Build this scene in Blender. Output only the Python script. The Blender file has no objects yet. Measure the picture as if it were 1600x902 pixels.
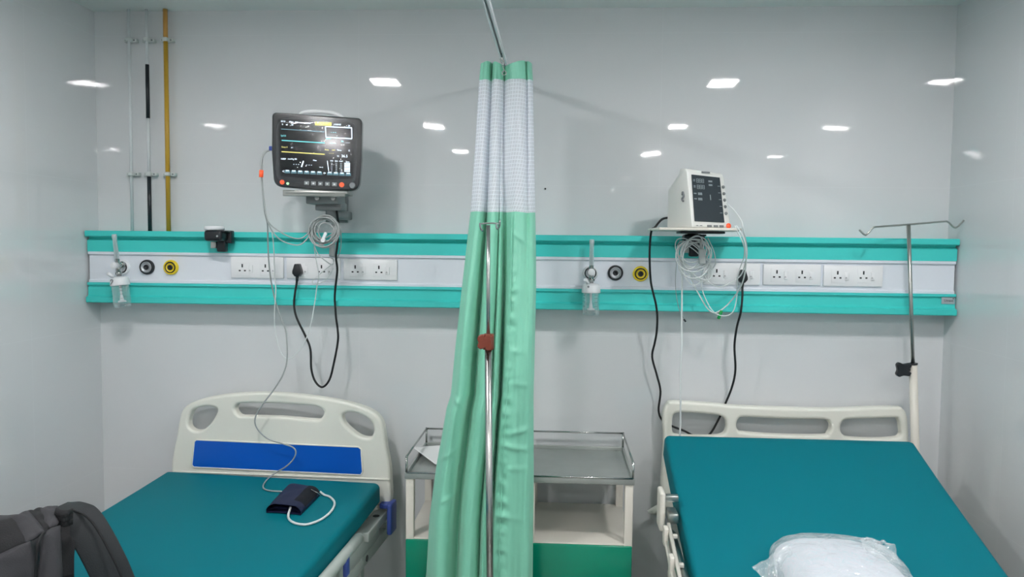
import bpy, bmesh, math, random
from mathutils import Vector, Matrix, noise
random.seed(4)
PI = math.pi
SC = bpy.context.scene
C = SC.collection

# ------------------------------------------------------------------ camera
F = 1200.0                                            # focal length in pixels of the 1600x902 frame
CAM = Vector((1.89362, -3.07375, 1.60317))
YAW, PITCH, ROLL = 0.0587595, 0.0581314, 0.0104735
fw = Vector((-math.sin(YAW)*math.cos(PITCH), math.cos(YAW)*math.cos(PITCH), -math.sin(PITCH)))
r0 = Vector((math.cos(YAW), math.sin(YAW), 0)); u0 = r0.cross(fw)
RT = r0*math.cos(ROLL) + u0*math.sin(ROLL)
UP = -r0*math.sin(ROLL) + u0*math.cos(ROLL)
cam_d = bpy.data.cameras.new('camera'); cam = bpy.data.objects.new('camera', cam_d); C.objects.link(cam)
m3 = Matrix((RT, UP, -fw)).transposed()
cam.matrix_world = Matrix.Translation(CAM) @ m3.to_4x4()
cam_d.sensor_width = 36; cam_d.sensor_fit = 'HORIZONTAL'; cam_d.lens = 36*F/1600; cam_d.clip_start = .02
SC.camera = cam

# ------------------------------------------------------------------ view, world, exposure
SC.view_settings.view_transform = 'Standard'; SC.view_settings.look = 'None'
SC.view_settings.gamma = 1; SC.view_settings.use_curve_mapping = False
SC.view_settings.exposure = 0.0
SC.cycles.sample_clamp_indirect = 60; SC.cycles.blur_glossy = .05      # keep lamp reflections crisp in the tiles
world = bpy.data.worlds.new('world'); SC.world = world; world.use_nodes = True
world.node_tree.nodes['Background'].inputs[0].default_value = (.75, .85, .9, 1)
world.node_tree.nodes['Background'].inputs[1].default_value = .05
LAMP = 250.0                                           # strength of the square ceiling lights
LAMP_COL = (1.0, .968, .962)
W, H, DEEP = 3.4, 2.527, 6.2                          # room width, ceiling height, length behind the bedhead wall

# ------------------------------------------------------------------ measuring helpers
def ray(px, py):
    return fw + RT*((px-800)/F) - UP*((py-451)/F)
def hit(px, py, axis, val):                           # where a sight line meets a real plane x / y / z = val
    d = ray(px, py); t = (val-CAM[axis])/d[axis]; return CAM + d*t
def Y(px, py, y): return hit(px, py, 1, y)
def Z(px, py, z): return hit(px, py, 2, z)
def X(px, py, x): return hit(px, py, 0, x)
def on_plane(px, py, p0, n):
    d = ray(px, py); return CAM + d*((p0-CAM).dot(n)/d.dot(n))

# ------------------------------------------------------------------ materials
def lin(c):
    f = lambda v: v/12.92 if v <= .04045 else ((v+.055)/1.055)**2.4
    return tuple(f(x/255) for x in c) + (1,)
MATS = {}
def mat(name, col, rough=.5, metal=0, coat=0, emit=None, es=0, spec=.5, bump=0, bscale=200, var=0, vscale=8, sheen=0, trans=0):
    m = bpy.data.materials.new(name); m.use_nodes = True; nt = m.node_tree; b = nt.nodes['Principled BSDF']
    c = lin(col); b.inputs['Base Color'].default_value = c
    b.inputs['Roughness'].default_value = rough; b.inputs['Metallic'].default_value = metal
    b.inputs['Coat Weight'].default_value = coat; b.inputs['Coat Roughness'].default_value = .08
    b.inputs['Specular IOR Level'].default_value = spec; b.inputs['Sheen Weight'].default_value = sheen
    b.inputs['Transmission Weight'].default_value = trans
    if emit: b.inputs['Emission Color'].default_value = lin(emit); b.inputs['Emission Strength'].default_value = es
    tc = nt.nodes.new('ShaderNodeTexCoord')
    if var:
        n = nt.nodes.new('ShaderNodeTexNoise'); n.inputs['Scale'].default_value = vscale; n.inputs['Detail'].default_value = 4
        nt.links.new(tc.outputs['Object'], n.inputs['Vector'])
        mr = nt.nodes.new('ShaderNodeMapRange'); mr.inputs['To Min'].default_value = 1-var; mr.inputs['To Max'].default_value = 1+var
        nt.links.new(n.outputs['Fac'], mr.inputs['Value'])
        mx = nt.nodes.new('ShaderNodeVectorMath'); mx.operation = 'SCALE'; mx.inputs[0].default_value = c[:3]
        nt.links.new(mr.outputs[0], mx.inputs['Scale']); nt.links.new(mx.outputs[0], b.inputs['Base Color'])
    if bump:
        n = nt.nodes.new('ShaderNodeTexNoise'); n.inputs['Scale'].default_value = bscale
        nt.links.new(tc.outputs['Object'], n.inputs['Vector'])
        bp = nt.nodes.new('ShaderNodeBump'); bp.inputs['Strength'].default_value = bump; bp.inputs['Distance'].default_value = .002
        nt.links.new(n.outputs['Fac'], bp.inputs['Height']); nt.links.new(bp.outputs[0], b.inputs['Normal'])
    MATS[name] = m; return m

def tile_mat(name, col, axis, offs, size, rough=.03, spec=.8):
    """large glossy wall tiles: hairline joints, each tile set at its own tiny angle, slight waviness"""
    m = bpy.data.materials.new(name); m.use_nodes = True; nt = m.node_tree; N = nt.nodes; L = nt.links
    b = N['Principled BSDF']; b.inputs['Roughness'].default_value = rough; b.inputs['Specular IOR Level'].default_value = spec
    geo = N.new('ShaderNodeNewGeometry'); sep = N.new('ShaderNodeSeparateXYZ'); L.new(geo.outputs['Position'], sep.inputs[0])
    def mth(op, a, bb=None, c=None):
        n = N.new('ShaderNodeMath'); n.operation = op
        for i, v in enumerate((a, bb, c)):
            if v is None: continue
            if isinstance(v, (int, float)): n.inputs[i].default_value = v
            else: L.new(v, n.inputs[i])
        return n.outputs[0]
    masks = []; cells = []
    for ax, o, s in zip(axis, offs, size):
        q = mth('DIVIDE', mth('SUBTRACT', sep.outputs['XYZ'.index(ax)], o), s)
        cells.append(mth('FLOOR', q)); fr = mth('FRACT', q)
        d = mth('MULTIPLY', mth('MINIMUM', fr, mth('SUBTRACT', 1, fr)), s)
        masks.append(mth('LESS_THAN', d, .0008))
    joint = mth('MAXIMUM', masks[0], masks[1])
    comb = N.new('ShaderNodeCombineXYZ'); L.new(cells[0], comb.inputs[0]); L.new(cells[1], comb.inputs[1])
    wn = N.new('ShaderNodeTexWhiteNoise'); wn.noise_dimensions = '3D'; L.new(comb.outputs[0], wn.inputs['Vector'])
    sub = N.new('ShaderNodeVectorMath'); sub.operation = 'SUBTRACT'; L.new(wn.outputs['Color'], sub.inputs[0]); sub.inputs[1].default_value = (.5,.5,.5)
    sca = N.new('ShaderNodeVectorMath'); sca.operation = 'SCALE'; L.new(sub.outputs[0], sca.inputs[0]); sca.inputs['Scale'].default_value = .006
    add = N.new('ShaderNodeVectorMath'); add.operation = 'ADD'; L.new(geo.outputs['Normal'], add.inputs[0]); L.new(sca.outputs[0], add.inputs[1])
    nrm = N.new('ShaderNodeVectorMath'); nrm.operation = 'NORMALIZE'; L.new(add.outputs[0], nrm.inputs[0])
    ns = N.new('ShaderNodeTexNoise'); ns.inputs['Scale'].default_value = 5; ns.inputs['Detail'].default_value = 1; L.new(geo.outputs['Position'], ns.inputs['Vector'])
    bp = N.new('ShaderNodeBump'); bp.inputs['Strength'].default_value = .35; bp.inputs['Distance'].default_value = .0022
    L.new(ns.outputs['Fac'], bp.inputs['Height']); L.new(nrm.outputs[0], bp.inputs['Normal']); L.new(bp.outputs[0], b.inputs['Normal'])
    mx = N.new('ShaderNodeMix'); mx.data_type = 'RGBA'
    c = lin(col); mx.inputs[6].default_value = c; mx.inputs[7].default_value = tuple(min(1, v*1.06) for v in c[:3]) + (1,)
    L.new(joint, mx.inputs[0]); L.new(mx.outputs[2], b.inputs['Base Color'])
    return m

def clear_mat(name, rough=.02, tint=(1,1,1), base=.06, gain=.8, milk=0, ridge=0):
    """thin clear plastic or glass: see-through with a fresnel sheen, optionally a little milky"""
    m = bpy.data.materials.new(name); m.use_nodes = True; nt = m.node_tree; N = nt.nodes; L = nt.links
    N.remove(N['Principled BSDF']); out = N['Material Output']
    tr = N.new('ShaderNodeBsdfTransparent'); tr.inputs[0].default_value = tint + (1,)
    gl = N.new('ShaderNodeBsdfGlossy'); gl.inputs['Roughness'].default_value = rough; gl.inputs[0].default_value = (1,1,1,1)
    lw = N.new('ShaderNodeLayerWeight'); lw.inputs['Blend'].default_value = .35
    mr = N.new('ShaderNodeMapRange'); mr.inputs['To Min'].default_value = base; mr.inputs['To Max'].default_value = gain
    L.new(lw.outputs['Facing'], mr.inputs['Value'])
    mx = N.new('ShaderNodeMixShader'); L.new(mr.outputs[0], mx.inputs[0]); L.new(tr.outputs[0], mx.inputs[1]); L.new(gl.outputs[0], mx.inputs[2])
    last = mx
    if ridge:
        tc = N.new('ShaderNodeTexCoord'); n = N.new('ShaderNodeTexNoise'); n.inputs['Scale'].default_value = 14; n.inputs['Detail'].default_value = 3
        n.inputs['Distortion'].default_value = 1.5
        L.new(tc.outputs['Object'], n.inputs['Vector']); bp = N.new('ShaderNodeBump'); bp.inputs['Strength'].default_value = ridge; bp.inputs['Distance'].default_value = .02
        L.new(n.outputs['Fac'], bp.inputs['Height']); L.new(bp.outputs[0], gl.inputs['Normal'])
    if milk:
        df = N.new('ShaderNodeBsdfDiffuse'); df.inputs[0].default_value = (.85,.88,.9,1)
        m2 = N.new('ShaderNodeMixShader'); m2.inputs[0].default_value = milk; L.new(mx.outputs[0], m2.inputs[1]); L.new(df.outputs[0], m2.inputs[2]); last = m2
    L.new(last.outputs[0], out.inputs['Surface']); MATS[name] = m; return m

def fabric_mat(name, col, net=False, pitch=.013):
    """woven curtain cloth; with net=True an open square net (threads stay, holes let light through)"""
    m = bpy.data.materials.new(name); m.use_nodes = True; nt = m.node_tree; N = nt.nodes; L = nt.links
    b = N['Principled BSDF']; b.inputs['Base Color'].default_value = lin(col)
    uv = N.new('ShaderNodeUVMap'); sep = N.new('ShaderNodeSeparateXYZ'); L.new(uv.outputs[0], sep.inputs[0])
    def mth(op, a, bb=None):
        n = N.new('ShaderNodeMath'); n.operation = op
        for i, v in enumerate((a, bb)):
            if v is None: continue
            if isinstance(v, (int, float)): n.inputs[i].default_value = v
            else: L.new(v, n.inputs[i])
        return n.outputs[0]
    if net:
        b.inputs['Roughness'].default_value = .8
        ms = []
        for k in (0, 1):
            fr = mth('FRACT', mth('DIVIDE', sep.outputs[k], pitch)); ms.append(mth('LESS_THAN', fr, .24))
        a = mth('MAXIMUM', ms[0], ms[1]); a = mth('MAXIMUM', a, .80)
        tr = N.new('ShaderNodeBsdfTransparent'); tl = N.new('ShaderNodeBsdfTranslucent'); tl.inputs[0].default_value = lin(col)
        m1 = N.new('ShaderNodeMixShader'); m1.inputs[0].default_value = .35; L.new(b.outputs[0], m1.inputs[1]); L.new(tl.outputs[0], m1.inputs[2])
        m2 = N.new('ShaderNodeMixShader'); L.new(a, m2.inputs[0]); L.new(tr.outputs[0], m2.inputs[1]); L.new(m1.outputs[0], m2.inputs[2])
        L.new(m2.outputs[0], N['Material Output'].inputs['Surface'])
    else:
        b.inputs['Roughness'].default_value = .38; b.inputs['Sheen Weight'].default_value = .25; b.inputs['Specular IOR Level'].default_value = .45
        # herringbone weave
        z = mth('ABSOLUTE', mth('SUBTRACT', mth('FRACT', mth('DIVIDE', sep.outputs[0], .03)), .5))
        w = mth('SINE', mth('MULTIPLY', mth('ADD', mth('MULTIPLY', z, .06), sep.outputs[1]), 1100.0))
        n = N.new('ShaderNodeTexNoise'); n.inputs['Scale'].default_value = 18; L.new(uv.outputs[0], n.inputs['Vector'])
        hsum = mth('ADD', mth('MULTIPLY', w, .12), mth('MULTIPLY', n.outputs['Fac'], 1.2))
        bp = N.new('ShaderNodeBump'); bp.inputs['Strength'].default_value = .35; bp.inputs['Distance'].default_value = .004
        L.new(hsum, bp.inputs['Height']); L.new(bp.outputs[0], b.inputs['Normal'])
        tl = N.new('ShaderNodeBsdfTranslucent'); tl.inputs[0].default_value = lin(col)
        m1 = N.new('ShaderNodeMixShader'); m1.inputs[0].default_value = .08; L.new(b.outputs[0], m1.inputs[1]); L.new(tl.outputs[0], m1.inputs[2])
        L.new(m1.outputs[0], N['Material Output'].inputs['Surface'])
    MATS[name] = m; return m

TILE = (213, 216, 218)
tile_back = tile_mat('glossy_tile_back', TILE, 'XZ', (1.09, .05), (1.2, .595))
tile_side = tile_mat('glossy_tile_side', TILE, 'YZ', (-.42, .05), (1.2, .595))
floor_m = tile_mat('floor_tile', (160, 162, 154), 'XY', (.1, .1), (.6, .6), rough=.25)
ceil_m = mat('ceiling_paint', (222, 226, 224), .45, var=.01)
teal = mat('teal_panel', (62, 204, 198), .42, bump=.05, bscale=900)
teal_d = mat('teal_recess', (40, 150, 136), .5)
white_p = mat('white_plastic', (226, 229, 232), .35)
fascia_m = mat('fascia_white', (222, 228, 236), .3)
socket_m = mat('socket_white', (232, 234, 236), .22)
black_p = mat('black_plastic', (22, 26, 32), .35)
black_c = mat('black_cord', (14, 17, 20), .45)
grey_p = mat('grey_plastic', (120, 126, 128), .4)
mid_g = mat('grey_mark', (120, 124, 128), .5)
cable_g = mat('grey_cable', (160, 166, 166), .4)
cable_w = mat('white_cable', (214, 220, 220), .35)
chrome = mat('chrome', (188, 190, 188), .24, 1)
steel = mat('brushed_steel', (176, 178, 174), .3, 1, bump=.08, bscale=60)
steel_d = mat('worn_steel', (168, 173, 170), .42, .55, bump=.1, bscale=30, var=.12, vscale=14)
beige = mat('bed_plastic', (232, 232, 222), .38)
cream = mat('cream_enamel', (218, 214, 204), .4)
bed_metal = mat('bed_enamel', (176, 184, 180), .35)
blue = mat('blue_laminate', (10, 92, 196), .3)
blue_b = mat('blue_bumper', (62, 84, 160), .45)
vinyl = mat('teal_vinyl', (0, 112, 124), .6, bump=.1, bscale=500, spec=.15)
green_e = mat('green_enamel', (0, 138, 108), .22)
yellow = mat('yellow_plastic', (236, 208, 40), .35)
silver_r = mat('silver_ring', (190, 194, 198), .3, .6)
pipe_w = mat('pipe_white', (214, 220, 222), .45)
pipe_y = mat('pipe_yellow', (192, 152, 44), .3)
pipe_o = mat('pipe_ochre', (190, 140, 66), .35)
pipe_k = mat('pipe_black', (30, 36, 42), .3)
clip_m = mat('pipe_clip', (204, 210, 208), .45)
knob_r = mat('brown_knob', (120, 52, 34), .4)
navy = mat('navy_nylon', (16, 26, 62), .6, bump=.2, bscale=300)
navy_d = mat('navy_velcro', (8, 14, 26), .9)
bag_m = mat('bag_fabric', (52, 52, 56), .8, bump=.4, bscale=420, var=.08, vscale=30)
bag_d = mat('bag_dark_mesh', (22, 23, 26), .85, bump=.5, bscale=300)
bag_s = mat('bag_strap', (34, 38, 41), .8, bump=.3, bscale=360)
paper = mat('paper', (244, 244, 244), .7)
pillow_m = mat('pillow_white', (226, 228, 236), .7, var=.04, vscale=9)
dark_g = mat('screen_glass', (10, 13, 20), .12, coat=.4)
mon_b = mat('monitor_black', (26, 31, 36), .22, coat=.7)
mon_w = mat('monitor_white', (222, 224, 220), .35)
led_off = mat('led_window', (44, 54, 60), .2)
seg_m = mat('segment_grey', (128, 140, 144), .4)
orange = mat('orange_button', (236, 92, 54), .4, emit=(255, 90, 40), es=.25)
e_white = mat('lit_white', (20, 20, 20), .4, emit=(225, 240, 250), es=1.8)
e_cyan = mat('lit_cyan', (20, 20, 20), .4, emit=(110, 220, 225), es=1.3)
e_yel = mat('lit_yellow', (20, 20, 20), .4, emit=(250, 240, 130), es=1.0)
e_blue = mat('lit_slate', (20, 20, 20), .4, emit=(110, 160, 175), es=.75)
e_green = mat('lit_green', (20, 20, 20), .4, emit=(190, 255, 190), es=1.2)
green_c = mat('green_clip', (0, 150, 70), .5)
lamp_m = bpy.data.materials.new('lamp_diffuser'); lamp_m.use_nodes = True
_b = lamp_m.node_tree.nodes['Principled BSDF']; _b.inputs['Emission Color'].default_value = LAMP_COL + (1,); _b.inputs['Emission Strength'].default_value = LAMP
glass = clear_mat('clear_bottle', tint=(.90,.94,.94), base=.08, gain=.8, milk=.07)
tubeg = clear_mat('clear_tube', tint=(.95,.97,.97), base=.10, gain=.7, milk=.28)
wrap = clear_mat('clear_wrap', rough=.1, tint=(.95,.97,.98), base=.10, gain=.6, milk=.22, ridge=.7)
film = clear_mat('clear_film', rough=.04, tint=(.98,.99,1), base=.012, gain=.25, ridge=.15)
cloth_g = fabric_mat('curtain_green', (136, 214, 186))
cloth_n = fabric_mat('curtain_net', (240, 244, 250), net=True)

# ------------------------------------------------------------------ object helpers
WM = {}
def thing(name, label, cat, loc=(0,0,0), rz=0, group=None, rx=0, ry=0):
    o = bpy.data.objects.new(name, None); C.objects.link(o); o.empty_display_size = .1
    o.location = loc; o.rotation_euler = (rx, ry, rz); o['label'] = label; o['category'] = cat
    if group: o['group'] = group
    from mathutils import Euler
    WM[o.name] = Matrix.Translation(Vector(loc)) @ Euler((rx, ry, rz)).to_matrix().to_4x4()
    return o
def tag(o, label, cat, group=None):
    o['label'] = label; o['category'] = cat
    if group: o['group'] = group
    return o
class MB:
    """collects shapes into one mesh; every shape takes a material slot index"""
    def __init__(s): s.b = bmesh.new(); s.uv = None
    def _mi(s, faces, mi, smooth=False):
        for f in faces: f.material_index = mi; f.smooth = smooth
    def box(s, c, d, mi=0, rot=None, bev=0, seg=2):
        t = bmesh.new(); bmesh.ops.create_cube(t, size=1); bmesh.ops.scale(t, vec=d, verts=t.verts)
        if bev: bmesh.ops.bevel(t, geom=t.edges[:], offset=bev, segments=seg, affect='EDGES', profile=.5)
        M = Matrix.Translation(Vector(c)) @ (rot.to_4x4() if rot else Matrix())
        s.merge(t, M, mi, bool(bev)); return s
    def merge(s, t, M=Matrix(), mi=0, smooth=False):
        t.transform(M); vs = {v: s.b.verts.new(v.co) for v in t.verts}
        for f in t.faces:
            try: g = s.b.faces.new([vs[v] for v in f.verts]); g.material_index = mi; g.smooth = smooth
            except ValueError: pass
        t.free(); return s
    def cyl(s, p, q, r, r2=None, mi=0, n=24, caps=True):
        p, q = Vector(p), Vector(q); d = q-p; r2 = r if r2 is None else r2
        a = d.orthogonal().normalized(); b = d.normalized().cross(a)
        A = [s.b.verts.new(p+(a*math.cos(2*PI*i/n)+b*math.sin(2*PI*i/n))*r) for i in range(n)]
        B = [s.b.verts.new(q+(a*math.cos(2*PI*i/n)+b*math.sin(2*PI*i/n))*r2) for i in range(n)]
        for i in range(n):
            f = s.b.faces.new((A[i], A[(i+1)%n], B[(i+1)%n], B[i])); f.smooth = True; f.material_index = mi
        if caps:
            for ring in (A[::-1], B): f = s.b.faces.new(ring); f.material_index = mi
        return s
    def tube(s, pts, r, mi=0, n=10, smooth_n=6, closed=False, rf=None):
        P = crom([Vector(p) for p in pts], smooth_n, closed) if smooth_n else [Vector(p) for p in pts]
        m = len(P); T = []
        for i in range(m):
            a = P[(i-1)%m] if closed else P[max(i-1, 0)]; b = P[(i+1)%m] if closed else P[min(i+1, m-1)]
            T.append((b-a).normalized())
        nrm = T[0].orthogonal().normalized(); rings = []
        for i in range(m):
            nrm = (nrm - T[i]*nrm.dot(T[i])).normalized(); bi = T[i].cross(nrm)
            rr = r*(rf(i/(m-1)) if rf else 1)
            rings.append([s.b.verts.new(P[i]+(nrm*math.cos(2*PI*k/n)+bi*math.sin(2*PI*k/n))*rr) for k in range(n)])
        for i in range(m if closed else m-1):
            A, B = rings[i], rings[(i+1)%m]
            for k in range(n):
                f = s.b.faces.new((A[k], A[(k+1)%n], B[(k+1)%n], B[k])); f.smooth = True; f.material_index = mi
        if not closed:
            for ring in (rings[0][::-1], rings[-1]): f = s.b.faces.new(ring); f.material_index = mi
        return s
    def lathe(s, prof, M=Matrix(), mi=0, n=32, mis=None):
        """profile of (radius, height) turned about local z"""
        rings = []
        for r, h in prof:
            rings.append([s.b.verts.new(M @ Vector((r*math.cos(2*PI*k/n), r*math.sin(2*PI*k/n), h))) for k in range(n)] if r > 1e-6 else [s.b.verts.new(M @ Vector((0, 0, h)))])
        for i in range(len(rings)-1):
            A, B = rings[i], rings[i+1]
            for k in range(n):
                a, a2 = A[k % len(A)], A[(k+1) % len(A)]; b, b2 = B[k % len(B)], B[(k+1) % len(B)]
                vs = [a]; 
                if a2 is not a: vs.append(a2)
                if b2 is not a2 and b2 is not a: vs.append(b2)
                if b is not b2: vs.append(b)
                if len(vs) < 3: continue
                f = s.b.faces.new(vs); f.smooth = True; f.material_index = (mis[i] if mis else mi)
        return s
    def prism(s, poly, a, b, axis='x', mi=0, bev=0):
        """polygon in the plane across an axis, pushed from a to b along it"""
        def P(u, v, w): return {'x': (w, u, v), 'y': (u, w, v), 'z': (u, v, w)}[axis]
        t = bmesh.new(); A = [t.verts.new(P(u, v, a)) for u, v in poly]; B = [t.verts.new(P(u, v, b)) for u, v in poly]
        t.faces.new(A[::-1]); t.faces.new(B); n = len(poly)
        for i in range(n): t.faces.new((A[i], A[(i+1)%n], B[(i+1)%n], B[i]))
        bmesh.ops.recalc_face_normals(t, faces=t.faces)
        if bev: bmesh.ops.bevel(t, geom=t.edges[:], offset=bev, segments=2, affect='EDGES', profile=.5)
        s.merge(t, Matrix(), mi, bool(bev)); return s
    def plate(s, polys, depth, bev, M, mi=0, smooth_n=4, res=3):
        """flat panel with holes and rounded edges from closed outlines (first = outer)"""
        cu = bpy.data.curves.new('t', 'CURVE'); cu.dimensions = '2D'; cu.fill_mode = 'BOTH'
        cu.extrude = max(depth/2-bev, 0); cu.bevel_depth = bev; cu.bevel_resolution = res; cu.offset = -bev
        for pl in polys:
            q = crom([Vector((x, y, 0)) for x, y in pl], smooth_n, True) if smooth_n else [Vector((x, y, 0)) for x, y in pl]
            sp = cu.splines.new('POLY'); sp.points.add(len(q)-1); sp.use_cyclic_u = True
            for i, v in enumerate(q): sp.points[i].co = (v.x, v.y, 0, 1)
        ob = bpy.data.objects.new('t', cu); me = bpy.data.meshes.new_from_object(ob)
        t = bmesh.new(); t.from_mesh(me); bmesh.ops.remove_doubles(t, verts=t.verts, dist=1e-5)
        s.merge(t, M, mi, False)
        bpy.data.objects.remove(ob); bpy.data.curves.remove(cu); bpy.data.meshes.remove(me); return s
    def text(s, body, size, M, mi=0, ext=.0002, align='CENTER'):
        cu = bpy.data.curves.new('t', 'FONT'); cu.body = body; cu.size = size; cu.extrude = ext; cu.align_x = align; cu.align_y = 'CENTER'
        ob = bpy.data.objects.new('t', cu); me = bpy.data.meshes.new_from_object(ob)
        t = bmesh.new(); t.from_mesh(me); s.merge(t, M, mi)
        bpy.data.objects.remove(ob); bpy.data.curves.remove(cu); bpy.data.meshes.remove(me); return s
    def ellipsoid(s, c, r, mi=0, e=1, nu=40, nv=24, fn=None, rot=None):
        def pw(v): return math.copysign(abs(v)**e, v)
        g = []
        for j in range(nv+1):
            ph = -PI/2 + PI*j/nv; row = []
            for i in range(nu):
                th = 2*PI*i/nu
                v = Vector((r[0]*pw(math.cos(ph))*pw(math.cos(th)), r[1]*pw(math.cos(ph))*pw(math.sin(th)), r[2]*pw(math.sin(ph))))
                if fn: v = fn(v)
                if rot: v = rot @ v
                row.append(s.b.verts.new(v + Vector(c)))
            g.append(row)
        for j in range(nv):
            for i in range(nu):
                f = s.b.faces.new((g[j][i], g[j][(i+1)%nu], g[j+1][(i+1)%nu], g[j+1][i])); f.smooth = True; f.material_index = mi
        bmesh.ops.remove_doubles(s.b, verts=[v for row in (g[0], g[-1]) for v in row], dist=1e-5)
        return s
    def obj(s, name, mats, parent=None, local=False, fix=True):
        if not isinstance(mats, (list, tuple)): mats = [mats]
        if fix: bmesh.ops.recalc_face_normals(s.b, faces=s.b.faces)
        root = parent
        while root is not None and root.parent: root = root.parent
        if root is not None and not local and root.name in WM: s.b.transform(WM[root.name].inverted())
        me = bpy.data.meshes.new(name); s.b.to_mesh(me); s.b.free()
        for m in mats: me.materials.append(m)
        o = bpy.data.objects.new(name, me); C.objects.link(o)
        if parent is not None: o.parent = parent
        return o
def crom(P, n, closed=False):
    out = []; m = len(P)
    for i in range(m if closed else m-1):
        p0 = P[(i-1)%m] if closed or i else P[0]*2-P[1]; p1 = P[i]; p2 = P[(i+1)%m]
        p3 = P[(i+2)%m] if closed or i+2 < m else P[-1]*2-P[-2]
        for k in range(n):
            t = k/n; out.append(.5*((2*p1)+(p2-p0)*t+(2*p0-5*p1+4*p2-p3)*t*t+(3*p1-p0-3*p2+p3)*t**3))
    if not closed: out.append(P[-1])
    return out
def rounded(poly, rad, n=6):
    """polygon with each corner replaced by an arc of its own radius"""
    out = []; m = len(poly)
    for i in range(m):
        p = Vector(poly[i]); a = (Vector(poly[i-1])-p); b = (Vector(poly[(i+1)%m])-p); rr = rad[i] if isinstance(rad, (list, tuple)) else rad
        if not rr: out.append(tuple(p)); continue
        a, b = p+a.normalized()*rr, p+b.normalized()*rr
        for k in range(n+1):
            t = k/n; q = a*(1-t)**2+p*2*t*(1-t)+b*t*t; out.append((q.x, q.y))
    return out
FRONT = Matrix(((1,0,0,0),(0,0,-1,0),(0,1,0,0),(0,0,0,1)))      # drawing plane xy -> wall plane xz facing the room
def struct(name, mb, m, parent=None):
    o = mb.obj(name, m, parent)
    if parent is None: o['kind'] = 'structure'
    return o

# ------------------------------------------------------------------ the room
struct('floor', MB().box((W/2, -DEEP/2, -.05), (W+.4, DEEP+.4, .1)), floor_m)
struct('ceiling', MB().box((W/2, -DEEP/2, H+.05), (W+.4, DEEP+.4, .1)), ceil_m)
struct('wall_back', MB().box((W/2, .05, H/2), (W+.4, .1, H)), tile_back)
struct('wall_left', MB().box((-.05, -DEEP/2, H/2), (.1, DEEP, H)), tile_side)
struct('wall_right', MB().box((W+.05, -DEEP/2, H/2), (.1, DEEP, H)), tile_side)
struct('wall_front', MB().box((W/2, -DEEP-.05, H/2), (W+.4, .1, H)), tile_back)

# square lights recessed in the ceiling (seen as reflections in the tiles)
SIDE = {.885: 'left', 2.80: 'right'}
for lx in (.885, 2.80):
    for k, ly in enumerate((-1.35, -3.03, -4.75)):
        row = ('nearest the bedhead wall', 'in the middle row over the room', 'farthest from the bedhead wall')[k]
        t = thing('ceiling_light', 'square white ceiling light on the %s side, %s' % (SIDE[lx], row), 'ceiling light', (lx, ly, H), group='square ceiling lights')
        m = MB()
        for dx, dy, sx, sy in ((0, .082, .18, .016), (0, -.082, .18, .016), (.082, 0, .016, .148), (-.082, 0, .016, .148)):
            m.box((lx+dx, ly+dy, H-.004), (sx, sy, .008))
        m.obj('frame', white_p, t)
        MB().box((lx, ly, H-.0035), (.147, .147, .005)).obj('diffuser', lamp_m, t)

# ------------------------------------------------------------------ bedhead panel with its outlets
PZ0, PZ1 = 1.35, 1.639
panel = thing('bedhead_panel', 'long teal and white bedhead service panel across the tiled wall', 'bedhead panel', (W/2, 0, PZ0))
x0, x1 = .006, W-.006
up = [(-.001,PZ1),(-.10,PZ1),(-.104,PZ1-.004),(-.104,1.618),(-.098,1.614),(-.078,1.614),(-.074,1.606),(-.088,1.600),(-.088,1.555),(-.001,1.555)]
MB().prism(up, x0, x1, 'x').obj('upper_channel', teal, panel)
fa = [(-.001,1.5545),(-.092,1.5545),(-.092,1.545),(-.088,1.542),(-.082,1.540),(-.082,1.444),(-.088,1.440),(-.088,1.4315),(-.001,1.4315)]
MB().prism(fa, x0+.004, x1-.004, 'x').obj('fascia', fascia_m, panel)
lo = [(-.001,1.431),(-.094,1.431),(-.094,1.421),(-.084,1.418),(-.084,1.414),(-.088,1.413),(-.088,1.380),(-.092,1.376),(-.104,1.372),(-.104,PZ0+.003),(-.101,PZ0),(-.001,PZ0)]
MB().prism(lo, x0, x1, 'x').obj('lower_channel', teal, panel)
c = Y(1481.5, 470, -.09)
np_ = MB().box((c.x, -.0895, c.z), (.048, .003, .026), bev=.001).obj('name_plate', silver_r, panel)
MB().text('Umeet', .0125, Matrix.Translation((c.x+.001, -.0913, c.z)) @ FRONT).cyl((c.x+.018, -.091, c.z+.008), (c.x+.018, -.0915, c.z+.008), .0022).obj('lettering', black_p, np_)
ALONG_Y = Matrix(((1,0,0,0),(0,0,-1,0),(0,1,0,0),(0,0,0,1)))    # local z -> -y
def outlet(px, py, kind):
    c = Y(px, py, -.085); M = Matrix.Translation((c.x, -.0815, c.z)) @ ALONG_Y
    body, ring = {'white': (white_p, black_p), 'black': (black_p, silver_r), 'yellow': (yellow, yellow)}[kind]
    o = MB().lathe([(.030,0),(.030,.006),(.028,.012),(.0235,.014),(.0225,.010),(.0225,.002)], M, n=40).obj('gas_outlet', body, panel)
    o['label'] = {'white': 'white ringed gas outlet', 'black': 'black gas outlet', 'yellow': 'yellow gas outlet'}[kind]
    MB().lathe([(.0222,.003),(.0222,.0125),(.0205,.0145),(.0185,.0145),(.018,.011),(.0105,.011)], M, mis=[0,0,0,1,1] if kind == 'white' else [1,1,1,1,0], n=40).obj('collar', [black_p, white_p] if kind == 'white' else [ring, black_p if kind != 'black' else silver_r], o)
    MB().lathe([(.0108,.008),(.0108,.013),(.009,.0145),(.004,.0145),(.003,.009),(0,.009)], M, n=24).obj('valve_seat', black_p if kind != 'white' else silver_r, o)
for a in ((191.8,418,'white'),(230,417.6,'black'),(267.3,418,'yellow'),(922.5,427,'white'),(961.6,426.5,'black'),(1000.7,428,'yellow')): outlet(*a)
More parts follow.
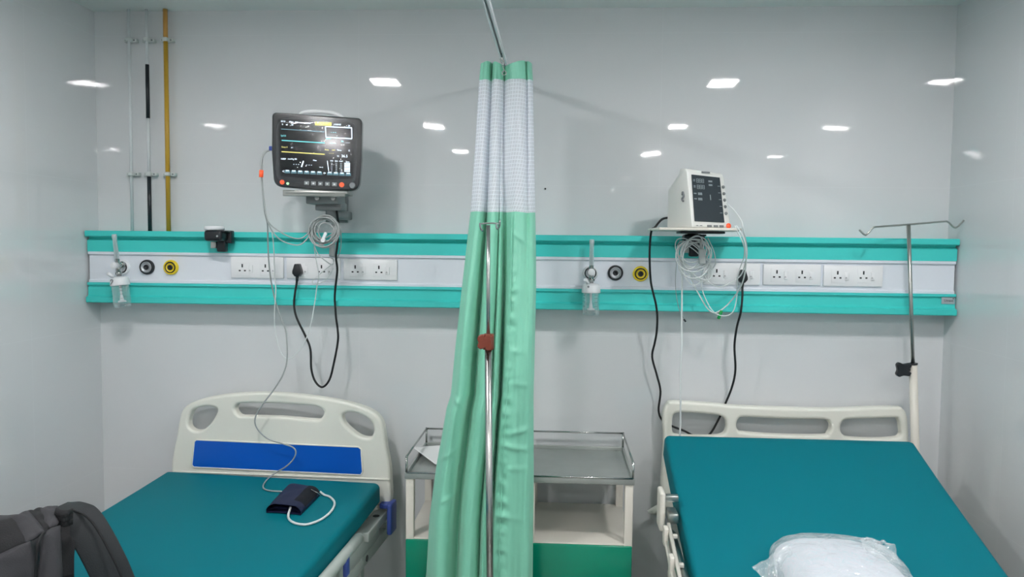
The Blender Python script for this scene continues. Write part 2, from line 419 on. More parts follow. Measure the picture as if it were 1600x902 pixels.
def socket_plate(xa, xb, yt, yb, pins):
    a = Y(xa, yt, -.087); b = Y(xb, yb, -.087); cx, cz = (a.x+b.x)/2, (a.z+b.z)/2
    w, h = b.x-a.x, a.z-b.z; cz0 = cz
    pl = MB().box((cx, -.0865, cz0), (w, .009, h), bev=.0025).obj('socket_plate', socket_m, panel)
    for px, py in pins:
        p = Y(px, py, -.092); k = 1/432
        m = MB().box((p.x+.004, -.0915, p.z-.013), (.052, .0016, .052), bev=.0005)
        m.box((p.x, -.0924, p.z), (.0055, .001, .0135), 1)
        m.box((p.x-.0105, -.0924, p.z-.0195), (.0075, .001, .0055), 1).box((p.x+.0105, -.0924, p.z-.0195), (.0075, .001, .0055), 1)
        m.obj('socket_face', [socket_m, black_p], pl)
        q = MB().box((p.x+.034, -.0925, p.z-.013), (.015, .004, .030), bev=.001)
        q.box((p.x+.031, -.0948, p.z-.020), (.008, .0006, .0016), 1).box((p.x+.031, -.0948, p.z-.018), (.0016, .0006, .005), 1)
        q.obj('switch', [socket_m, mid_g], pl)
socket_plate(361, 443.5, 401, 435.5, [(378.6,415.3),(414.6,415.8)])
socket_plate(448, 532, 402.5, 436.5, [(465,417),(502.4,417)])
socket_plate(537, 621, 405, 438.5, [(555,417.3),(592,418)])
socket_plate(1099, 1187, 411, 446, [(1119.9,423.5),(1160.5,424.3)])
socket_plate(1192.6, 1281.8, 413, 446.5, [(1214,425),(1253.4,425.7)])
socket_plate(1287, 1378.4, 414.5, 448.5, [(1309,426.4),(1349.5,426.6)])

# ------------------------------------------------------------------ gas pipes dropping to the panel
def gas_pipe(x, segs, r, label, clips):
    t = thing('gas_pipe', label, 'pipe', (x, -.03, PZ1), group='gas pipes dropping to the bedhead panel')
    for za, zb, m, nm, rr in segs: MB().cyl((x, -.03, za), (x, -.03, zb), rr, n=20).obj(nm, m, t)
    for z in clips:
        m = MB().box((x, -.012, z), (.052, .022, .014), bev=.002).box((x, -.030, z), (.020, .024, .016), bev=.003)
        m.cyl((x-.017, -.0225, z), (x-.017, -.0245, z), .0035, mi=1, n=12).cyl((x+.017, -.0225, z), (x+.017, -.0245, z), .0035, mi=1, n=12)
        m.obj('pipe_clip', [clip_m, grey_p], t)
za, zb = Y(232, 62, -.03).z, Y(232, 272, -.03).z
gas_pipe(.161, [(PZ1+.001, H-.001, pipe_w, 'pipe_run', .006)], .006, 'thin pale grey gas pipe on the wall, nearest the left corner', (za, zb))
k1, k2, k3 = Y(230,101,-.03).z, Y(230,185,-.03).z, Y(232,276,-.03).z
gas_pipe(.235, [(k1, H-.001, pipe_w, 'pipe_run', .006), (k2, k1, pipe_k, 'black_sleeve', .0075), (k3, k2, pipe_w, 'pipe_run', .006), (PZ1+.001, k3, pipe_k, 'black_sleeve', .0078)], .006,
         'pale gas pipe with black painted lengths between the grey and yellow pipes', (za, zb))
gas_pipe(.313, [(za, H-.001, pipe_o, 'pipe_run', .009), (PZ1+.001, za, pipe_y, 'pipe_run', .0088)], .009, 'yellow ochre gas pipe on the wall', (za, zb))

p = Y(852, 295, -.002)
tag(MB().lathe([(0,0),(.0035,0),(.0035,.002),(.0022,.0035),(0,.0035)], Matrix.Translation((p.x, 0, p.z)) @ Matrix(((1,0,0,0),(0,0,-1,0),(0,1,0,0),(0,0,0,1))), n=14).obj('wall_screw', black_p), 'tiny dark screw head in the bare tiled wall right of the net curtain', 'screw')

# ------------------------------------------------------------------ oxygen flowmeters
def flowmeter(px, py, lean, label, mark=None):
    """px, py: where it plugs into the outlet; bottle hangs below"""
    c = Y(px, py, -.14); t = thing('oxygen_flowmeter', label, 'flowmeter', (c.x, -.14, c.z), ry=lean, group='oxygen flowmeters with humidifier bottles')
    def o(mb, n, m, p=t): return mb.obj(n, m, p, local=True)
    o(MB().cyl((0,.045,0), (0,-.002,0), .009, n=20).cyl((0,.03,0),(0,.022,0), .014, n=20).cyl((0,0,-.045), (0,0,.022), .009, n=20).cyl((0,0,-.03),(0,0,-.038),.013,n=6), 'valve_body', chrome)
    o(MB().lathe([(0,.0),(.0085,.0),(.0085,.085),(.0095,.087),(.0095,.098),(.007,.101),(0,.101)], Matrix.Translation((0,0,.02)), n=24), 'flow_tube', tubeg)
    o(MB().cyl((0,0,.022), (0,0,.10), .0012, mi=0, n=8).cyl((0,0,.104), (0,0,.117), .006, mi=1, n=12), 'tube_core', [grey_p, white_p])
    o(MB().cyl((0,-.009,-.002), (0,-.032,-.002), .0125, .0135, n=12).cyl((0,-.03,-.002),(0,-.036,-.002),.009,n=12), 'control_knob', white_p)
    o(MB().lathe([(0,-.046),(.012,-.046),(.030,-.050),(.034,-.056),(.036,-.078),(.0355,-.082),(0,-.082)], n=36), 'cap', white_p)
    o(MB().cyl((-.012,-.02,-.046), (-.024,-.036,-.030), .007, n=12), 'outlet_nozzle', white_p)
    o(MB().lathe([(.031,-.082),(.0325,-.088),(.0325,-.155),(.029,-.165),(.022,-.169),(0,-.169)], n=36).tube([(.030*math.cos(i*PI/10),.030*math.sin(i*PI/10),-.164) for i in range(20)], .0012, n=6, smooth_n=0, closed=True), 'bottle', glass)
    o(MB().lathe([(0,-.082),(.004,-.082),(.004,-.120),(.0065,-.132),(.0075,-.14),(.015,-.143),(.015,-.149),(0,-.149)], n=20), 'dip_tube', white_p)
    for z in (-.090,-.102,-.116,-.132):
        for a0 in (PI*1.12, PI*1.62):
            pts = [(.0329*math.cos(a0+i*.07), .0329*math.sin(a0+i*.07), z) for i in range(7)]
            o(MB().tube(pts, .0007, n=4, smooth_n=0), 'level_mark', black_p)
    if mark:
        q = [(-.018,-.062),(-.014,-.056),(-.008,-.057),(-.007,-.062),(-.011,-.067),(-.016,-.072),(-.019,-.075)]
        o(MB().tube([(x, -math.sqrt(.0368**2-x*x), z) for x, z in q], .0011, n=6), 'handwritten_mark', black_p)
    else:
        o(MB().cyl((-.012,-.033,-.058),(-.012,-.0375,-.056),.004,n=10), 'port', grey_p)
    return t
flowmeter(184, 414, math.radians(-6), 'oxygen flowmeter with clear humidifier bottle and scrawled white cap at left panel end', True)
flowmeter(924, 424, 0, 'upright oxygen flowmeter with clear humidifier bottle right of the curtain')

# ------------------------------------------------------------------ rail clamp bracket
def clamp_parts(t, px, py, y, pad=True):
    c = Y(px, py, y)                                       # centre of the black body
    m = MB().box((c.x, -.155, c.z), (.072, .07, .042), bev=.012, seg=3).box((c.x+.02, -.118, c.z-.004), (.06, .03, .05), bev=.004)
    m.box((c.x+.022, -.15, c.z+.017), (.05, .055, .006), bev=.002).obj('clamp_body', black_p, t)
    MB().box((c.x+.01, -.125, c.z-.04), (.036, .03, .046), bev=.006).obj('clamp_jaw', black_p, t)
    MB().cyl((c.x+.02, -.135, c.z-.002), (c.x+.02, -.193, c.z-.002), .004, n=12).obj('screw', chrome, t)
    if pad: MB().lathe([(0,0),(.035,0),(.038,.004),(.038,.012),(.034,.016),(0,.016)], Matrix.Translation((c.x-.008, -.155, c.z+.021)), n=32).obj('mounting_pad', white_p, t)
    MB().box((c.x-.02, -.13, c.z-.036), (.022, .02, .026), bev=.002).obj('bracket_tab', steel, t)
    return c
cc = Y(339, 368, -.15)
t = thing('rail_clamp', 'empty black rail clamp with round white pad on the panel, left of the big monitor', 'clamp', (cc.x, -.14, cc.z))
clamp_parts(t, 338, 368.5, -.155)

LO, LR = Vector((.782, -.112, 0)), math.radians(-4.6)          # left bed: head centre on the floor, turn
RL = Matrix.Rotation(LR, 3, 'Z')
LPATH = [(-.035,.678),(-.25,.663),(-.5,.648),(-.75,.636),(-1.0,.63),(-1.5,.628),(-2.0,.628)]
def on_mattress(px, py, h=0):                                  # point h above the left mattress under a sight line
    z = .65
    for _ in range(8):
        p = Z(px, py, z+h); ly = (RL.transposed() @ (p-LO)).y
        for (a, za), (b, zb) in zip(LPATH[:-1], LPATH[1:]):
            if ly >= b or b == -2.0: z = za+(zb-za)*min(1, max(0, (a-ly)/(a-b))); break
    return Z(px, py, z+h)
# ------------------------------------------------------------------ big patient monitor on its wall bracket
MC = Y(494.5, 237, -.32); S = 421.0
mon = thing('patient_monitor', 'large black patient monitor with lit screen in clear film, mounted on the wall', 'patient monitor', (MC.x, MC.y, MC.z), rz=math.radians(7), ry=math.radians(1.0))
def U(px, py, d=0): return Vector(((px-494.5)/S/.99, d, (237-py)/S))
def P2(px, py): return ((px-494.5)/S/.99, (237-py)/S)
outl = [(431,180.5),(500,181),(556,183.5),(561.5,190),(561.5,240),(560,284),(556,291.5),(546,294),(500,295),(444,293),(435,289.5),(431.5,282),(428.5,236),(427.5,188)]
outl = rounded([P2(*p) for p in ((428,180),(561.8,184),(561.8,245),(559,294.5),(500,295.2),(432,292),(428,240))], [.018,.02,0,.034,0,.032,0], 8)
MB().plate([outl], .04, .006, Matrix.Translation((0,.02,0)) @ FRONT, smooth_n=0).obj('bezel', mon_b, mon, local=True)
MB().box((0, .085, .0), (.285, .10, .235), bev=.02, seg=3).obj('rear_case', white_p, mon, local=True)
MB().tube([U(462,184,.06), U(468,176,.06), U(482,173,.06), U(498,172.5,.06), U(514,174,.06), U(526,179,.06), U(530,186,.06)], .008, n=12).obj('carry_handle', white_p, mon, local=True)
scr = MB().plate([[P2(437,190.5),(P2(500,188.5)),P2(549,193.5),P2(549.5,236),P2(548.5,276),P2(500,279.5),P2(441,275),P2(439,236)]], .003, .0008, Matrix.Translation((0,-.001,0)) @ FRONT, smooth_n=0).obj('screen', dark_g, mon, local=True)
g = MB()
def R(xa, ya, xb, yb, mi, d=-.003):
    a, b = U(xa, ya), U(xb, yb); g.box(((a.x+b.x)/2, d, (a.z+b.z)/2), (abs(b.x-a.x), .0006, abs(a.z-b.z)), mi)
def line(p, q, w, mi):
    a, b = U(*p), U(*q); dv = b-a; ang = math.atan2(dv.z, dv.x)
    g.box(((a.x+b.x)/2, -.003, (a.z+b.z)/2), (dv.length, .0006, w/S), mi, rot=Matrix.Rotation(-ang, 3, 'Y'))
def word(px, py, s, size, mi): g.text(s, size/S, Matrix.Translation(U(px, py, -.0028)) @ FRONT, mi, ext=.0003)
line((442,205),(506,207),1.1,3); line((443,222),(506.5,223.7),1.3,1); line((443,239),(507,240.8),1.5,4)
word(445,193.6,'ECG',3.4,0); word(457,193.8,'Mon',3.4,0); word(465,194,'Adu',3.4,0); word(478,194.6,'Non-Monitor',3.0,0)
word(444,198,'II',3.2,0); word(450.5,198.2,'x1',3.2,0); word(458.5,198.2,'25',3.2,0)
R(492,192.3,516.5,197.6,2); word(525,195.3,'13:00:02',3.3,0); word(542.5,196.5,'24',3.4,0)
for a, b in (((507.5,199),(546.8,199.3)), ((508.5,215),(547,215.8))): line(a, b, 1.5, 0)
for a, b in (((507.5,199),(508.6,215)), ((546.5,199.5),(547,216))): line(a, b, 1.3, 0)
word(519.5,206.8,'- - -',5.5,1); word(445.5,215,'SpO2',3.4,1); word(512,216.6,'SpO2',3.2,1); word(519,223.2,'- - -',5.5,1)
word(533,220.5,'PR',3.2,1); word(541,221.8,'- - -',4.0,0)
word(446,232,'Resp',3.2,2); word(451,232,'II',3.2,2); word(458.5,232.3,'x1',3.2,0)
word(510,233.8,'Resp',3.0,2); word(520,233.8,'rpm',3.0,4); word(528.5,233.8,'Temp',3.0,0); word(543.5,234,'C',3.4,0)
word(517,238.6,'- - -',4.6,2); word(527,243,'T1',3.0,0); word(536.5,242.6,'36.5',5.6,0); 
word(446,250,'NIBP',3.6,0); word(459,249.6,'mmHg 00',3.4,0); word(492.5,250.5,'Man',3.2,0)
word(465,257,'- - -',6.0,0); line((472.8,261),(475.6,252),1.8,0); word(484,257.3,'- - -',6.0,0); word(502,260.3,'o--o',3.2,0)
line((511,250.5),(513.3,266),1.0,0); word(517.5,250.4,'SYS',2.8,0); word(524.5,250.5,'DIA',2.8,0); word(531.5,250.6,'MAP',2.8,0); word(541,250.8,'Time',2.8,0)
for i in range(6):
    y = 253.5+i*2.35
    for x in (517.5, 524.5, 531.5): word(x, y, '---', 2.9, 0)
    R(536.5, y-.9, 545, y+.8, 0)
word(446,268.8,'<',6,0); word(507.5,269.5,'>',6,0)
for i, x in enumerate((452,461.5,471,480.6,490,499.6, 515,524,533.2,542.5)):
    R(x-3.9, 267.0+i*.12, x+3.9, 270.0+i*.12, 3); R(x-2.6, 266.4+i*.12, x+2.4, 268.4+i*.12, 0)
    R(x-4.2, 270.4+i*.12, x+4.2, 271.2+i*.12, 3)
g.obj('screen_display', [e_white, e_cyan, e_yel, e_blue, e_yel], scr, local=True)
MB().box(U(440,284,-.001)+Vector((.011,-.001,0)), (.001,.001,.001)).b.free()
def button(px, py, r, m, nm, d=.004): 
    p = U(px, py); MB().cyl((p.x, .001, p.z), (p.x, -d, p.z), r, r*.9, n=20).obj(nm, m, mon, local=True)
button(444.2, 285, .009, orange, 'alarm_lamp')
button(452.5, 286.8, .005, e_green, 'power_lamp')
for x, y in ((480.5,285.2),(490.8,285.4),(501.2,285.6),(511.6,285.6),(522,285.8)):
    p = U(x, y); MB().box((p.x, -.001, p.z), (.0175, .004, .0145), bev=.0015).box((p.x, -.0034, p.z), (.006, .0008, .005), 1).obj('key', [grey_p, cable_w], mon, local=True)
button(532.8, 286, .0095, orange, 'red_key'); button(549, 286.5, .011, grey_p, 'rotary_knob', .012)
# clear film pulled over the front, with a few folds
fl = MB(); nx, nz = 40, 34; grid = []
for j in range(nz+1):
    row = []
    for i in range(nx+1):
        u, v = i/nx*2-1, j/nz*2-1; q_ = max(abs(u), abs(v), 1e-6)/((abs(u)**7+abs(v)**7)**(1/7)+1e-9); sx = .1555*(1-.03*abs(v)**6)*q_; sz = .130*q_
        d = -.010 - .004*noise.noise(Vector((u*3, v*3, 2))) - .004*abs(math.sin(6*u+4*v))*abs(u*v)
        d += .03*max(abs(u), abs(v))**14
        row.append(fl.b.verts.new((u*sx, d, v*sz)))
    grid.append(row)
for j in range(nz):
    for i in range(nx): f = fl.b.faces.new((grid[j][i], grid[j][i+1], grid[j+1][i+1], grid[j+1][i])); f.smooth = True
fl.obj('film_cover', film, mon, local=True, fix=False)

br = thing('monitor_bracket', 'grey swivel wall bracket with aluminium tray holding the big monitor', 'bracket', (1.0, -.02, 1.72))
a, b = Y(448, 299.5, -.33), Y(545, 301, -.28)
mid = (a+b)/2
MB().box((mid.x, mid.y+.02, mid.z-.004), ((b-a).length, .14, .011), bev=.002, rot=Matrix.Rotation(math.radians(7), 3, 'Z')).box((mid.x, mid.y-.045, mid.z-.008), ((b-a).length, .008, .022), bev=.002, rot=Matrix.Rotation(math.radians(7), 3, 'Z')).obj('tray', steel, br)
p = Y(511, 318, -.22)
MB().box((p.x, -.235, p.z+.014), (.12, .10, .038), bev=.004).box((p.x+.01, -.20, p.z-.012), (.10, .08, .03), bev=.004).obj('swivel_block', grey_p, br)
MB().box((p.x+.02, -.12, p.z-.04), (.05, .19, .032), bev=.006).cyl((p.x+.012,-.21,p.z-.07),(p.x+.012,-.21,p.z+.02),.02,n=24).obj('arm', grey_p, br)
for q in ((496,309.5),(521,309.5)):
    s_ = Y(*q, -.286); MB().cyl((s_.x, -.284, s_.z), (s_.x, -.292, s_.z), .009, n=16).obj('bolt', chrome, br)
a, b = Y(516, 296, -.01), Y(544, 348, -.01)
MB().box(((a.x+b.x)/2, -.011, (a.z+b.z)/2), (b.x-a.x, .02, a.z-b.z), bev=.003).obj('wall_plate', grey_p, br)

# ------------------------------------------------------------------ cords and leads on the left side
def path(pts, ys):
    """pixel points with real distances from the wall, ys = list of (index, y) keys"""
    out = []
    for i, (px, py) in enumerate(pts):
        for (i0, y0), (i1, y1) in zip(ys[:-1], ys[1:]):
            if i0 <= i <= i1: yy = y0+(y1-y0)*(i-i0)/max(i1-i0, 1); break
        out.append(Y(px, py, yy))
    return out
def plug(px, py, parent, name='plug'):
    p = Y(px, py, -.115)
    m = MB().prism([(p.x-.008,p.z+.024),(p.x+.008,p.z+.024),(p.x+.017,p.z-.004),(p.x+.017,p.z-.014),(p.x+.007,p.z-.026),(p.x-.007,p.z-.026),(p.x-.017,p.z-.014),(p.x-.017,p.z-.004)], -.094, -.128, 'y', bev=.003)
    m.cyl((p.x, -.115, p.z-.022), (p.x-.001, -.117, p.z-.045), .0065, .005, n=14); return m.obj(name, black_p, parent)
pts = [(521,306),(524,320),(527,334),(529,356),(527,384),(525,402),(527,422),(524,450),(523,466),(524,482),(525,496),(527.5,515),(528,533),(522,566),(515,593),(504,605),(493,597),(486.5,577),(485,546),(477.5,526),(464,498),(459.5,478),(461,458),(463,446),(464.3,436)]
pc = Y(465, 424, -.11)
t = thing('power_cord', 'black power cord looping below the panel under the big monitor, plugged into it', 'power cord', pc)
MB().tube(path(pts, [(0,-.25),(3,-.20),(8,-.125),(15,-.12),(22,-.118),(24,-.116)]), .0042, n=10).obj('cord', black_c, t)
plug(464.5, 422, t)

t = thing('blood_pressure_cuff', 'folded navy blood pressure cuff with long grey hose on the left mattress', 'blood pressure cuff', Z(460, 785, .66))
hose = [(424,231),(413.5,240),(408.8,252),(407.7,272),(410,293),(413.5,330),(417.6,348),(418.4,370),(419.5,402),(423,436),(430,470),(437,490),(442,505),(446.5,518),(448.6,540),(448,566),(442,586),(434,600),(425,613),(410.7,632),(399.5,651),(400.6,668),(417,685),(441,693.5),(457,699),(462.3,707),(457.5,719),(446,730),(432.4,738),(420,747),(412,757),(412.5,764),(424,767.5),(447,768.5)]
hp = path(hose, [(0,-.30),(4,-.33),(8,-.2),(10,-.135),(14,-.16),(19,-.17),(21,-.165),(22,-.16),(27,-.165),(33,-.2)])
for i in range(28, 34):
    z = on_mattress(*hose[i], .0045); hp[i] = z if i > 28 else (hp[i]+z)/2
MB().tube(hp, .0028, n=10).obj('hose', cable_g, t)
MB().cyl(Y(408.5,266,-.325), Y(408,277,-.325), .0075, n=12).obj('orange_marker', orange, t)
MZ = .648
loop = [(500,773.5),(507,773.8),(515,776.6),(522.5,785),(520,795.4),(511,805.5),(497.6,814),(480,819.8),(465,819),(454,814),(450.4,806.5),(454,799)]
lp = [on_mattress(x, y, .0052) for x, y in loop]; lp[0].z += .012; lp[-1].z += .014
MB().tube(lp, .0042, n=10).obj('cuff_hose', cable_w, t)
# the cuff: a flat roll of navy cloth, open at the near edge
A_, B_, C_, D_ = on_mattress(416,802), on_mattress(470,806), on_mattress(500,775), on_mattress(447,768)
cu = MB(); nu, nv = 22, 14
def cuffsheet(z0, h, shrink, mi, crown):
    rows = []
    for j in range(nv+1):
        row = []
        for i in range(nu+1):
            u, v = i/nu, j/nv
            p = A_.lerp(B_, u).lerp(D_.lerp(C_, u), v); cen = (A_+B_+C_+D_)/4; p = cen + (p-cen)*shrink
            e = (1-(2*u-1)**6)
            z = p.z + z0-MZ + h*e*(1+crown*math.sin(PI*v)) + .002*noise.noise(p*30)
            row.append(cu.b.verts.new((p.x, p.y, z)))
        rows.append(row)
    return rows
top = cuffsheet(MZ+.014, .020, 1.0, 0, .12); bot = cuffsheet(MZ+.001, .003, 1.0, 0, 0)
for rows in (top, bot):
    for j in range(nv):
        for i in range(nu):
            f = cu.b.faces.new((rows[j][i], rows[j][i+1], rows[j+1][i+1], rows[j+1][i])); f.smooth = True
            f.material_index = 1 if (rows is top and i > nu*.66 and j > 2) else 0
for i in (0, nu):
    for j in range(nv): f = cu.b.faces.new((top[j][i], top[j+1][i], bot[j+1][i], bot[j][i])); f.smooth = True
for i in range(nu): cu.b.faces.new((top[nv][i], top[nv][i+1], bot[nv][i+1], bot[nv][i]))
for k, zz in ((.93, .008), (.86, .014)):     # inner layers seen at the open near edge
    rows = cuffsheet(MZ+.004+zz*.4, zz, k, 0, .1)
    for j in range(nv):
        for i in range(nu): f = cu.b.faces.new((rows[j][i], rows[j][i+1], rows[j+1][i+1], rows[j+1][i])); f.smooth = True
cu.obj('cuff', [navy, navy_d], t)
MB().tube([on_mattress(486,765,.036), on_mattress(491,768,.036), on_mattress(497,771,.03), on_mattress(500.5,775,.016)], .0016, n=8).obj('metal_ring', chrome, t)

def coil(mb, px, py, rx, ry, n, yy, seed, r, turns_y=.003):
    rnd = random.Random(seed)
    for k in range(n):
        cx, cy = px+rnd.uniform(-3.5,3.5), py+rnd.uniform(-4,4); ax, ay = rx*rnd.uniform(.5,1.05), ry*rnd.uniform(.6,1.05); tl = rnd.uniform(-.8,.8)
        ring = []
        for i in range(20):
            a = 2*PI*i/20; ex, ey = ax*math.cos(a), ay*math.sin(a)
            ring.append(Y(cx+ex*math.cos(tl)-ey*math.sin(tl), cy+ex*math.sin(tl)+ey*math.cos(tl), yy-k*turns_y-.004*math.sin(2*a+k)))
        mb.tube(ring, r, n=8, smooth_n=3, closed=True)
c = Y(507, 361, -.25)
t = thing('sensor_cables', 'coiled grey monitor leads with a clip sensor hanging under the big monitor', 'cable', c)
m = MB(); coil(m, 507, 360, 22, 23, 12, -.26, 3, .0025)
m.tube(path([(424,234),(412,241),(409.5,260),(410,290),(416,335),(421,349),(434,360),(452,370),(468,373),(480,366),(490,352)], [(0,-.30),(4,-.33),(10,-.27)]), .0024, n=8)
m.tube(path([(425,232),(411,240),(407,262),(410,292),(417,340),(426,362),(440,376),(458,382.5),(470,382),(480,373),(488,360)], [(0,-.30),(4,-.335),(10,-.275)]), .0024, n=8)
m.tube(path([(509,338),(520,342),(531,352),(533,370),(532,390),(527,404)], [(0,-.26),(5,-.15)]), .0018, n=8)
m.obj('coiled_leads', cable_g, t)
m = MB()
m.tube(path([(418,346),(425,364),(428,394),(429,430),(431,452),(430,469),(428.7,502),(433,533),(440,553),(448.6,560.5),(457.5,557.5),(473,540),(484,513),(491,478),(495,449),(498,432),(494,405),(491,384),(496,372)], [(0,-.30),(3,-.16),(8,-.14),(14,-.125),(18,-.26)]), .0021, n=8)
m.tube(path([(491,384),(497,397),(509,408),(519,414),(521,406),(515,402)], [(0,-.2),(3,-.13),(5,-.15)]), .0019, n=8)
m.tube(path([(521,411),(505,424),(492,435),(488,441),(492,444),(503,441),(512,434),(521,419)], [(0,-.14),(4,-.122),(7,-.14)]), .0017, n=8)
m.obj('thin_leads', cable_w, t)
p = Y(519.5, 391, -.15)
MB().box(p, (.022, .018, .052), bev=.004, rot=Matrix.Rotation(.05, 3, 'Y')).obj('lead_block', cable_g, t)['label'] = 'grey rectangular lead block'
p = Y(507, 374, -.29)
MB().box(p+Vector((0,0,.012)), (.011, .01, .03), bev=.003, rot=Matrix.Rotation(.4, 3, 'Y')).cyl(p+Vector((-.004,.004,-.004)), p+Vector((-.004,-.008,-.004)), .008, n=16).obj('clip_sensor', white_p, t)
MB().box(Y(425,232,-.30), (.02,.014,.016), bev=.003).obj('connector', blue_b, t)

# ------------------------------------------------------------------ white vital signs monitor on its shelf
SZ = 1.6655
sh = thing('monitor_shelf', 'thin white shelf on a black rail clamp under the small white monitor', 'shelf', (2.39, -.12, SZ))
a, b = Y(1028, 358, -.2), Y(1158, 359.5, -.34)
MB().prism([(2.232,-.14),(2.235,-.30),(2.245,-.37),(2.50,-.37),(2.535,-.34),(2.55,-.14)], SZ-.009, SZ, 'z', bev=.002).obj('shelf_plate', cream, sh)
clamp_parts(sh, 1082, 375, -.155, pad=False)
q = Y(1082, 375, -.155)
MB().cyl((q.x, -.16, q.z+.018), (q.x, -.16, SZ-.0085), .02, n=24).box((q.x+.02, -.2, SZ-.014), (.16, .1, .008), bev=.002).obj('support', black_p, sh)
vc = Y(1106, 354.5, -.30)
VR = math.radians(30); vw, vh, vd = .174, .208, .118
vs = thing('vital_signs_monitor', 'small white vital signs monitor with dark display standing on the wall shelf', 'vital signs monitor', (2.402, -.262, SZ+.001), rz=VR)
prof = [(-.065,0),(-.0645,.012),(-.030,vh-.012),(-.022,vh),(.008,vh),(.014,vh-.018),(.07,.140),(.074,.132),(.074,0)]
mm = MB().prism(prof, -vw/2, vw/2, 'x', bev=.004)
for v in mm.b.verts:                                       # the right shoulder sits a little lower
    if v.co.z > .1:
        v.co.z -= .010*(v.co.x+vw/2)/vw*(v.co.z/.2)
        if v.co.x > 0 and v.co.z > .17: v.co.x -= .006
mm.obj('case', mon_w, vs, local=True)
tl = math.atan2(.038, vh)                                  # lean of the front face
FM = Matrix.Translation((0, -.0665, 0)) @ Matrix.Rotation(-tl, 4, 'X')
# pixel frame of the front face -> local plane
def V2(u, v):                                             # u,v in the 663x902 study crop
    l = 32+(90-32)*((v-50)/800); r = 578+(606-578)*((v-110)/735)
    return ((u-l)/(r-l)*1.0-.5)*vw*.985, (845-v)/800*vh
def quad(mb, ua, va, ub, vb, mi, d, th=.001, bev=0):
    a, b = V2(ua, (va+vb)/2), V2(ub, (va+vb)/2); z0, z1 = V2(ua, vb)[1], V2(ua, va)[1]
    t = MB(); t.box(((a[0]+b[0])/2, d, (z0+z1)/2), (abs(b[0]-a[0]), th, z1-z0), 0, bev=bev)
    mb.merge(t.b, FM, mi, bool(bev))
t_ = MB(); pl = [V2(88,118), V2(490,137), V2(520,768), V2(115,760)]
t_.plate([pl], .0022, .0006, FM @ Matrix.Translation((0,-.0022,0)) @ FRONT, smooth_n=0)
disp = t_.obj('display_window', led_off, vs, local=True)
gm = MB()
def seg7(u, v, w, h):
    s_ = 6
    for (a, b, c_, d_) in ((u,v,u+w,v+s_),(u,v+h/2-3,u+w,v+h/2+3),(u,v+h-s_,u+w,v+h),(u,v,u+s_,v+h/2-3),(u+w-s_,v,u+w,v+h/2-3),(u,v+h/2+3,u+s_,v+h),(u+w-s_,v+h/2+3,u+w,v+h)):
        quad(gm, a, b, c_, d_, 0, -.0036, .0006)
def flush(nm='readout'):
    global gm
    gm.obj(nm, seg_m, disp, local=True); gm = MB()
for k in range(3): seg7(150+38*k, 172, 30, 56)
flush('digits')
for k in range(3): seg7(156+38*k, 258, 30, 56)
flush('digits')
for (u, v) in ((108,372),(112,445)): quad(gm, u, v, u+38, v+14, 0, -.0036, .0006)
for k in range(3):
    for (u, v) in ((168,364),(168,437)): quad(gm, u+20*k, v, u+20*k+15, v+34, 0, -.0036, .0006)
for (u, v) in ((105,182),(110,268)): quad(gm, u, v, u+26, v+10, 0, -.0036, .0006); quad(gm, u, v+18, u+26, v+28, 0, -.0036, .0006)
quad(gm, 320, 188, 374, 212, 0, -.0036, .0006); quad(gm, 322, 240, 374, 264, 0, -.0036, .0006); quad(gm, 334, 388, 344, 462, 0, -.0036, .0006)
for v, u in ((258,448),(352,452),(446,458),(540,462),(632,462)): quad(gm, u, v, u+34, v+7, 0, -.0036, .0006)
gm.obj('readout', seg_m, disp, local=True)
q = MB(); quad(q, 232, 64, 352, 88, 0, -.002); q.obj('brand_mark', mid_g, vs, local=True)
for v, u in ((266,538),(360,542),(450,546),(543,550),(638,554)):
    q = MB(); x_, z_ = V2(u, v); t2 = MB().cyl((x_, 0, z_), (x_, -.004, z_), .0062, .005, n=14); q.merge(t2.b, FM, 0, True); q.obj('side_key', grey_p, vs, local=True)
for u in (285, 372, 450): q = MB(); quad(q, u, 808, u+52, 836, 0, -.003, .003); q.obj('front_key', grey_p, vs, local=True)
q = MB(); quad(q, 135, 812, 162, 822, 0, -.0015); quad(q, 186, 812, 216, 822, 0, -.0015); q.obj('print_mark', grey_p, vs, local=True)
x_, z_ = V2(578, 812); q = MB(); t2 = MB().cyl((x_, 0, z_), (x_, -.005, z_), .010, .009, n=18); q.merge(t2.b, FM, 0, True); q.obj('power_key', orange, vs, local=True)
MB().tube([(-vw/2-.001,-.01,.115),(-vw/2-.004,-.015,.125),(-vw/2-.004,-.02,.11),(-vw/2-.004,-.012,.1),(-vw/2-.004,-.02,.092)], .0035, n=8).obj('side_port', mid_g, vs, local=True)

# black cord of the small monitor
t = thing('power_cord', 'black power cord from the small white monitor dipping behind the right bed headboard', 'power cord', Y(1160,432,-.11))
pts = [(1043,340.5),(1036,342),(1030,347),(1023,356),(1018.5,359),(1016,375),(1015,402),(1017,441),(1024.7,475),(1027,496),(1026,519),(1023,536),(1019,558),(1026.5,587),(1032,612),(1029,641),(1035,657),(1051,666.5),(1068,673),(1083,680.5),(1097.6,683),(1110,677.6),(1124,653),(1133,632),(1144,604),(1149,577.6),(1147.6,541),(1151,513),(1157.5,487.5),(1160,462),(1160,452),(1160.3,444)]
MB().tube(path(pts, [(0,-.20),(3,-.25),(5,-.2),(7,-.14),(9,-.118),(12,-.06),(15,-.045),(22,-.045),(25,-.08),(28,-.125),(31,-.118)]), .0042, n=10).obj('cord', black_c, t)
plug(1160.5, 431.5, t)

